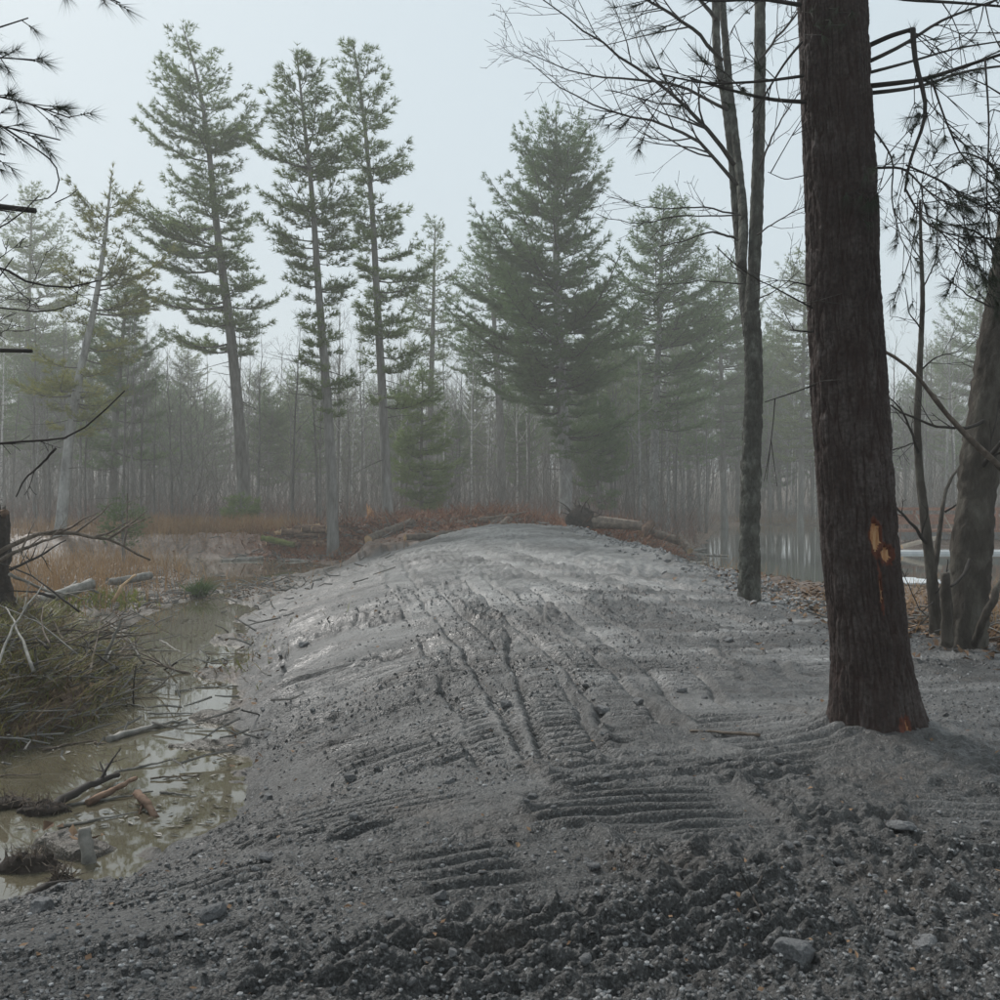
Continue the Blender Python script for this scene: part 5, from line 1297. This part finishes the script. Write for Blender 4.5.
# ------------------------------------------------------------------ rocks and gravel
def rock_mesh(seed, sub=2, flat=.6):
    import bmesh
    bm = bmesh.new(); bmesh.ops.create_icosphere(bm, subdivisions=sub, radius=1)
    g = np.random.default_rng(seed)
    co = np.array([v.co for v in bm.verts])
    for _ in range(9):                       # chop flat facets
        n = unit(g.normal(size=3)); k = g.uniform(.55, .85); dd = co @ n
        co = co - np.maximum(dd - k, 0)[:, None] * n
    co *= np.array([1, g.uniform(.65, .9), flat]); co += .03 * g.normal(size=co.shape)
    for v, c in zip(bm.verts, co): v.co = c
    me = bpy.data.meshes.new('rock'); bm.to_mesh(me); bm.free(); me.materials.append(M['rock']); return me
RM = [rock_mesh(k, 3, f) for k, f in ((1, .7), (2, .5), (3, .35), (4, .65), (5, .55))]
ROCKS = [(792, 955, 23, 0, 'biggest grey rock lying in the gravel near the bottom edge'), (925, 946, 17, 2, 'flat pale rock right of the biggest grey rock'), (898, 834, 19, 2, 'thin flat stone slab below the big pine'),
         (214, 915, 17, 3, 'half buried rounded stone on the near left slope'), (40, 912, 17, 0, 'dark stone at the waterline in the lower left corner'), (592, 868, 9, 1, 'pale stone in the rutted gravel at the centre bottom'),
         (505, 705, 7, 3, 'round stone beside the tread marks'), (638, 703, 8, 1, 'bright stone on the gravel patch right of the tread marks'), (603, 713, 9, 0, 'grey stone in the loose gravel patch'),
         (890, 940, 8, 1, 'small grey stone between biggest rock and pale rock'), (585, 960, 9, 3, 'stone in loose soil at the bottom centre'), (450, 783, 6, 0, 'small pale stone above the near ruts'), (268, 860, 10, 2, 'low stone among the ruts left of centre')]
for px, py, w, k, lb in ROCKS:
    p = on_ground(px, py); s = w / 1000 * p[1]
    o = link('rock', RM[k]); o.location = p + [0, 0, s * .12]; o.scale = (s, s, s); o.rotation_euler = (.1 * k, .15, k * 1.3 + px); tag(o, lb, 'rock')
g = np.random.default_rng(21)
n = 0
while n < 120:
    px = g.uniform(10, 990); py = 640 + 355 * g.random() ** .7
    if px < 255 and py < 930: continue
    if 820 < px < 940 and py < 790: continue
    p = on_ground(px, py); s = (2.6 + 5 * g.random() ** 2.5) / 1000 * max(p[1], 3.5)
    o = link('stone', RM[int(g.integers(0, 5))]); o.location = p + [0, 0, s * .1]; o.scale = (s, s, s); o.rotation_euler = (g.uniform(-.4, .4), g.uniform(-.4, .4), g.uniform(0, 6.28))
    tag(o, 'small grey stone half set into the gravel of the berm', 'stone', 'small stones on the berm'); n += 1

def gravel():
    g = np.random.default_rng(33)
    T = []
    for k in range(8):
        m = rock_mesh(50 + k, 1, .6); v = np.zeros(len(m.vertices) * 3); m.vertices.foreach_get('co', v); f = np.array([p.vertices[:] for p in m.polygons]); T.append((v.reshape(-1, 3), f)); bpy.data.meshes.remove(m)
    octv = np.array([[1, 0, 0], [-1, 0, 0], [0, 1, 0], [0, -1, 0], [0, 0, .7], [0, 0, -.7]], float); octf = np.array([[0, 2, 4], [2, 1, 4], [1, 3, 4], [3, 0, 4], [2, 0, 5], [1, 2, 5], [3, 1, 5], [0, 3, 5]])
    N = 52000
    y = 2.8 + 13 * g.random(N) ** 1.7; x = y * g.uniform(-.54, .58, N)
    dens = fbm(x * .8, y * .8, 3, 9) + .3 * sstep(6, 3, y)
    ok = (dens > -.35 + .5 * g.random(N)) & (poly_sd(x, y, BERM) > .05)
    x = x[ok]; y = y[ok]; z = terrain(x, y); N = len(x)
    s = .0045 + .010 * g.random(N) ** 3 + .0008 * y
    tone = np.clip(.03 + .08 * g.random(N) + .22 * g.random(N) ** 4, 0, .5)
    big = s / y > .0030
    mb = MB(); tn = []
    ry = g.uniform(0, 6.28, N)
    for i in np.nonzero(big)[0]:
        V, F = T[i % 8]; c, sn = math.cos(ry[i]), math.sin(ry[i])
        v = V * s[i]; mb.add(np.stack([v[:, 0] * c - v[:, 1] * sn, v[:, 0] * sn + v[:, 1] * c, v[:, 2]], -1) + [x[i], y[i], z[i] + s[i] * .15], None, F); tn.append(np.full(len(V), tone[i]))
    k = np.nonzero(~big)[0]; n = len(k)                       # half-buried grit: small faceted caps
    a = ry[k][:, None] + np.arange(4) * math.pi / 2 + g.normal(size=(n, 4)) * .25
    r = s[k][:, None] * g.uniform(.6, 1.3, (n, 4))
    ring = np.stack([x[k][:, None] + r * np.cos(a), y[k][:, None] + r * np.sin(a), z[k][:, None] - .25 * s[k][:, None] + 0 * r], -1)
    top = np.stack([x[k] + g.normal(size=n) * .3 * s[k], y[k] + g.normal(size=n) * .3 * s[k], z[k] + s[k] * g.uniform(.4, .9, n)], -1)
    v = np.concatenate([ring, top[:, None]], 1).reshape(-1, 3); o = (np.arange(n) * 5)[:, None, None]
    mb.add(v, None, (o + np.array([[0, 1, 4], [1, 2, 4], [2, 3, 4], [3, 0, 4]])).reshape(-1, 3)); tn.append(np.repeat(tone[k], 5))
    me = mb.mesh('gravel', False)
    at = me.attributes.new('tone', 'FLOAT', 'POINT'); at.data.foreach_set('value', np.concatenate(tn).astype(np.float32))
    m, nt, N_, L, out = new_mat('gravel'); bs = N_.new('ShaderNodeBsdfPrincipled'); an = N_.new('ShaderNodeAttribute'); an.attribute_name = 'tone'
    L.new(an.outputs['Fac'], bs.inputs['Base Color']); bs.inputs['Roughness'].default_value = .6; bs.inputs['Specular IOR Level'].default_value = .25; L.new(bs.outputs[0], out.inputs[0])
    me.materials.append(m)
    tag(link('gravel', me), 'loose grey gravel strewn over the near berm', 'gravel', kind='stuff')
gravel()
def clods():
    """broken rubble along the far right shoulder"""
    g = np.random.default_rng(34); N = 1600
    y = g.uniform(13, 34, N); x = np.interp(y, [12, 20, 28, 34], [4.5, 4.3, 3.4, 2.9]) + g.normal(size=N) * .42
    z = terrain(x, y); s = g.uniform(.02, .075, N); m0 = rock_mesh(60, 1, .7); V = np.zeros(len(m0.vertices) * 3); m0.vertices.foreach_get('co', V); V = V.reshape(-1, 3); F = np.array([p.vertices[:] for p in m0.polygons]); bpy.data.meshes.remove(m0)
    mb = MB()
    for i in range(N):
        a = g.uniform(0, 6.28); c, sn = math.cos(a), math.sin(a); v = (V + g.normal(size=V.shape) * .12) * s[i]
        mb.add(np.stack([v[:, 0] * c - v[:, 1] * sn, v[:, 0] * sn + v[:, 1] * c, v[:, 2]], -1) + [x[i], y[i], z[i] + s[i] * .2], None, F)
    tag(mb.build('rubble', M['rubble'], smooth=False), 'broken grey rubble along the right shoulder of the berm', 'rubble', kind='stuff')
clods()

def litter(name, label, xy, mat, size, seed, lift=.02):
    g = np.random.default_rng(seed); z = terrain(xy[:, 0], xy[:, 1]); k = z > WATER_Z + .0; xy = xy[k]; z = z[k]; N = len(z)
    s = size * g.uniform(.5, 1.3, N); a = g.uniform(0, 6.28, N); asp = g.uniform(.35, .8, N)
    u = np.stack([np.cos(a), np.sin(a), g.normal(size=N) * .35], -1) * s[:, None]; v = np.stack([-np.sin(a), np.cos(a), g.normal(size=N) * .35], -1) * (s * asp)[:, None]
    c = np.stack([xy[:, 0], xy[:, 1], z + lift * g.random(N) + .01], -1)
    c2 = c + np.stack([0 * z, 0 * z, s * g.uniform(-.3, .5, N)], -1)
    V = np.stack([c - u, c2 - v, c + u, c2 + v], 1).reshape(-1, 3)
    mb = MB(); mb.add(V, np.arange(len(V)).reshape(-1, 4))
    tag(mb.build(name, mat, smooth=False), label, name.split('_')[-1], kind='stuff')
g = np.random.default_rng(44)
litter('wood_chips', 'reddish brown bark chips and litter round the pine feet', np.vstack([blob(5000, -5.5, 38.5, 2.6, 1.7), blob(3500, -.5, 40, 2.6, 1.4), blob(3500, 5.2, 36.5, 1.6, 1.3)]), M['red_litter'], .07, 1, .08)
litter('leaf_litter', 'tan dead leaves scattered on the right bank', np.vstack([blob(1800, 5.6, 11.5, .8, 1.2), blob(1200, 4.9, 14.5, .6, 1.6), blob(900, 7.5, 13.5, 1.4, 1.5), blob(500, 5.0, 19, .5, 2.5), blob(350, 4.6, 22, .35, 3)]), M['litter'], .045, 2)
litter('berm_litter', 'scattered dead leaves, bark bits and needles on the grey berm', np.stack([(lambda q: q * g.uniform(-.5, .52, 420))(yy := 3.2 + 11 * g.random(420) ** 1.3), yy], -1), M['litter'], .014, 9, .004)
litter('marsh_litter', 'brown dead leaves and bark bits over the left hummock', np.vstack([blob(2600, -5.4, 11.3, 1.0, 1.7), blob(1500, -7.5, 14, 1.8, 2.5), blob(2500, -9.5, 22, 2.2, 5), blob(1200, -6.4, 23.5, .8, 1.8), blob(700, -2.9, 7.2, .4, .5)]), M['litter'], .04, 3, .06)

def floating_bits():
    g = np.random.default_rng(17); N = 1900
    y = 5.6 + 13 * g.random(N) ** 1.3; xr = np.interp(y, [5.2, 6.3, 6.9, 8.1, 10, 12.9, 18.3], [-2.62, -2.1, -1.9, -2.15, -2.6, -3.35, -4.7]); xl = np.interp(y, [5.6, 8, 9.8, 13, 18.3], [-3.6, -4.6, -4.1, -5, -6.5])
    f = g.random(N); f = np.where(g.random(N) < .5, f ** 2, f); x = xr + (xl - xr) * f + g.normal(size=N) * .12
    k = (fbm(x * 1.6, y * 1.6, 3, 19) > -.05 + .25 * (f > .15)) & (poly_sd(x, y, DITCH) > .02); x = x[k]; y = y[k]; n = len(x)
    s = g.uniform(.008, .03, n); a = g.normal(0, .6, n); u = np.stack([np.cos(a), np.sin(a), 0 * a], -1) * s[:, None] * 1.6; v = np.stack([-np.sin(a), np.cos(a), 0 * a], -1) * s[:, None] * .5
    c = np.stack([x, y, np.maximum(terrain(x, y), WATER_Z) + .008], -1); up = np.stack([0 * x, 0 * x, s * g.uniform(0, .5, n)], -1)
    V = np.stack([c - u, c - v + up, c + u, c + v], 1).reshape(-1, 3)
    mb = MB(); mb.add(V, np.arange(len(V)).reshape(-1, 4)); tag(mb.build('floating_debris', M['log_grey'], smooth=False), 'grey bark flakes and scum floating along the ditch edge', 'debris', kind='stuff')
floating_bits()
def small_sticks():
    g = np.random.default_rng(6); mb = MB()
    xy = np.vstack([blob(900, -4.9, 10.4, .6, 1.5), blob(260, -6.8, 13.5, 1.4, 2.0), blob(160, -6.5, 23.5, .8, 1.8), blob(700, -5.5, 38, 2.4, 1.5), blob(600, 5.0, 36.3, 1.4, 1.2), blob(400, 0, 40, 2.4, 1.0), blob(120, 5.8, 11.5, .7, 1.0), blob(700, -9, 21, 2.2, 5), blob(90, -3.3, 8.6, .5, .9)])
    z = terrain(xy[:, 0], xy[:, 1]); kp = (z > WATER_Z - .03) | (np.arange(len(z)) % 9 == 0); xy = xy[kp]; z = np.maximum(z[kp], WATER_Z)
    for i in range(len(xy)):
        a = g.uniform(0, 6.28); ln = g.uniform(.12, .6); d = unit(np.array([math.cos(a), math.sin(a), g.normal() * .35])); p = np.array([*xy[i], z[i] + .03 + g.uniform(0, .1)])
        mb.tube(np.array([p - d * ln / 2, p + g.normal(size=3) * .02, p + d * ln / 2]), [.007 + .0004 * xy[i, 1], .006 + .0004 * xy[i, 1], .003 + .0003 * xy[i, 1]], 4, False)
    tag(mb.build('twig_litter', M['brush_grey'], smooth=False), 'small broken twigs littering the marsh and banks', 'twigs', kind='stuff')
small_sticks()

# tuft of long green pine needles lying by the mud spit
def fresh_tuft():
    c = P(200, 582, 22.5); c[2] = max(gz(c[0], c[1]), WATER_Z) + .1; g = np.random.default_rng(2)
    T = thing('green_tuft', 'bright green grassy tuft at the tip of the mud spit', 'plant', c)
    mb = MB(); n = 70; b = c + g.normal(size=(n, 3)) * [.1, .08, .03]; a = g.uniform(0, 6.28, n)
    mb.needles(b, np.stack([np.cos(a) * .7, np.sin(a) * .7, g.uniform(.2, 1.2, n)], -1), 4, .48, .012, .3, g); mb.build('leaves', M['needle_fresh'], T, c, smooth=False)
    m = MB(); m.tube(np.array([c - [0, 0, .25], c, c + [0, 0, .1]]), [.05, .06, .03], 7); m.build('stem', M['log_bark'], T, c)
fresh_tuft()
for px, py, d, h, sd in ((125, 560, 19, .35, 3), (62, 562, 16, .3, 4), (100, 556, 18, .3, 5)):
    c = P(px, py, d); c[2] = gz(c[0], c[1]); g = np.random.default_rng(sd)
    T = thing('marsh_plant', {3: 'green leafy marsh plant under the tip of the arching branch', 4: 'small green marsh plant behind the rotten stump', 5: 'small green marsh plant in the middle of the left marsh'}[sd], 'plant', c)
    mb = MB(); n = 60; b = c + g.normal(size=(n, 3)) * [.2, .15, .02] + np.stack([0 * np.zeros(n), np.zeros(n), g.uniform(0, h, n)], -1); a = g.uniform(0, 6.28, n)
    mb.needles(b, np.stack([np.cos(a) * .6, np.sin(a) * .6, g.uniform(.3, 1.2, n)], -1), 4, .22, .009, .4, g); mb.build('leaves', M['needle_yellow'], T, c, smooth=False)
    m = MB()
    m.tube(np.array([c - [0, 0, .1], c + [.02, 0, h]]), [.012, .006], 5); m.build('stem', M['log_bark'], T, c)
# round tan grass tussock at the pond edge behind the maple
c = P(818, 590, 20); c[2] = max(gz(c[0], c[1]), WATER_Z); T = thing('grass_tussock', 'round tan grass tussock at the pond edge right of the maple', 'plant', c); g = np.random.default_rng(12)
mb = MB(); n = 160; b = c + g.normal(size=(n, 3)) * [.12, .10, .02]; a = g.uniform(0, 6.28, n); mb.needles(b, np.stack([np.cos(a), np.sin(a), g.uniform(.5, 1.5, n)], -1), 3, .30, .006, .3, g); mb.build('blades', M['straw'], T, c, smooth=False)
m = MB(); m.tube(np.array([c - [0, 0, .1], c + [0, 0, .06]]), [.14, .08], 9); m.build('root_crown', M['log_bark'], T, c)

# ------------------------------------------------------------------ wooden bridge across the far end of the pond, ice, box
def bridge():
    Y0 = 45.0; X0, X1 = 15.9, 32.0; zd = CAM_Z - .031 * Y0
    T = thing('wooden_bridge', 'reddish brown wooden footbridge with braced railing over the far pond', 'bridge', (X0, Y0, zd - .3))
    o = (X0, Y0, zd - .3)
    def pt(name, c, s, mat, rz=0):
        m = MB(); m.box(c, s, rz); m.build(name, M[mat], T, o, smooth=False)
    pt('deck', ((X0 + X1) / 2, Y0 + .9, zd), (X1 - X0, 1.9, .10), 'rail_wood')
    pt('beam', ((X0 + X1) / 2, Y0 + .02, zd - .22), (X1 - X0, .16, .32), 'concrete')
    for k, zz in enumerate((.98, .68, .38)):
        pt('rail', ((X0 + X1) / 2, Y0 - .06, zd + zz), (X1 - X0, .05, .15 if k else .10), 'rail_wood')
    for k, zz in enumerate((.98, .5)):
        pt('rail', ((X0 + X1) / 2, Y0 + 1.82, zd + zz), (X1 - X0, .05, .14), 'rail_wood')
    x = X0 + .25
    while x < X1:
        pt('post', (x, Y0 + .005, zd + .5), (.10, .08, 1.05), 'rail_wood')
        m = MB(); m.tube(np.array([[x, Y0 - .10, zd + .75], [x + .25, Y0 - .55, zd - .02]]), [.035, .035], 4); m.build('brace', M['pale_wood'], T, o, smooth=False)
        pt('brace_foot', (x + .2, Y0 - .3, zd - .09), (.12, .7, .06), 'pale_wood')
        x += 1.25
    for x in (X0 + .4, X0 + 6, X0 + 11.5):
        pt('pier', (x, Y0 + .9, (zd - .4 + WATER_Z - .3) / 2 + .02), (.5, 1.6, zd - .40 - WATER_Z + .3), 'concrete')
bridge()
def floe(label, x0, x1, y0, y1, h, seed, name='ice_sheet'):
    g = np.random.default_rng(seed); n = 26; a = np.arange(n) / n * 2 * math.pi
    r = 1 + .18 * noise(np.cos(a) * 2 + seed, np.sin(a) * 2, seed) + .05 * g.normal(size=n)
    x = (x0 + x1) / 2 + (x1 - x0) / 2 * np.sign(np.cos(a)) * np.abs(np.cos(a)) ** .6 * r; y = (y0 + y1) / 2 + (y1 - y0) / 2 * np.sin(a) * r
    top = np.stack([x, y, np.full(n, WATER_Z + h)], -1); bot = np.stack([x * 1.0, y, np.full(n, WATER_Z - .03)], -1)
    mb = MB(); j = np.arange(n); mb.add(np.vstack([top, bot, top.mean(0)]), np.stack([j, n + j, n + (j + 1) % n, (j + 1) % n], -1)[:, ::-1], np.stack([j, (j + 1) % n, np.full(n, 2 * n)], -1))
    tag(mb.build(name, M['ice'], smooth=False), label, 'ice')
floe('thin white ice strip floating on the pond right of the big pine', 9.6, 11.9, 26.4, 28.2, .02, 1)
floe('white ice ledge along the bank below the bridge', 14.6, 24, 40.6, 42.4, .10, 2)
log('fallen_log', 'pale log resting on the ice ledge below the bridge', 'log', (16.8, 41.8, -.35), (18.6, 42.2, .05), .09, 'pale_wood', 31)
def far_box():
    c = P(440, 509, 60); c[2] = gz(c[0], c[1]); T = thing('wooden_box', 'small dark brown wooden box standing in the woods beyond the young pine', 'box', c)
    h = max(.9, CAM_Z - (501 - 500) / 1000 * 60 - c[2])
    m = MB(); m.box(c + [0, 0, h * .6], (.44, .4, h * .8)); m.build('box_body', M['rail_wood'], T, c, smooth=False)
    m = MB(); m.box(c + [0, 0, h + .03], (.56, .5, .06)); m.build('lid', M['rail_wood'], T, c, smooth=False)
    for sx in (-.17, .17):
        m = MB(); m.box(c + [sx, 0, h * .1 - .05], (.06, .06, h * .2 + .1)); m.build('leg', M['rail_wood'], T, c, smooth=False)
far_box()

# ------------------------------------------------------------------ haze
def build_haze():
    mb = MB(); mb.box((0, 0, 12.0), (690, 690, 28.6))
    m, nt, N, L, out = new_mat('haze')
    v = N.new('ShaderNodeVolumePrincipled')
    v.inputs['Color'].default_value = (.98, .975, .94, 1)
    v.inputs['Density'].default_value = FOG
    v.inputs['Anisotropy'].default_value = 0.2
    L.new(v.outputs[0], out.inputs['Volume'])
    tag(mb.build('haze', m, smooth=False), 'pale mist hanging between the trees', 'mist', kind='stuff')
build_haze()
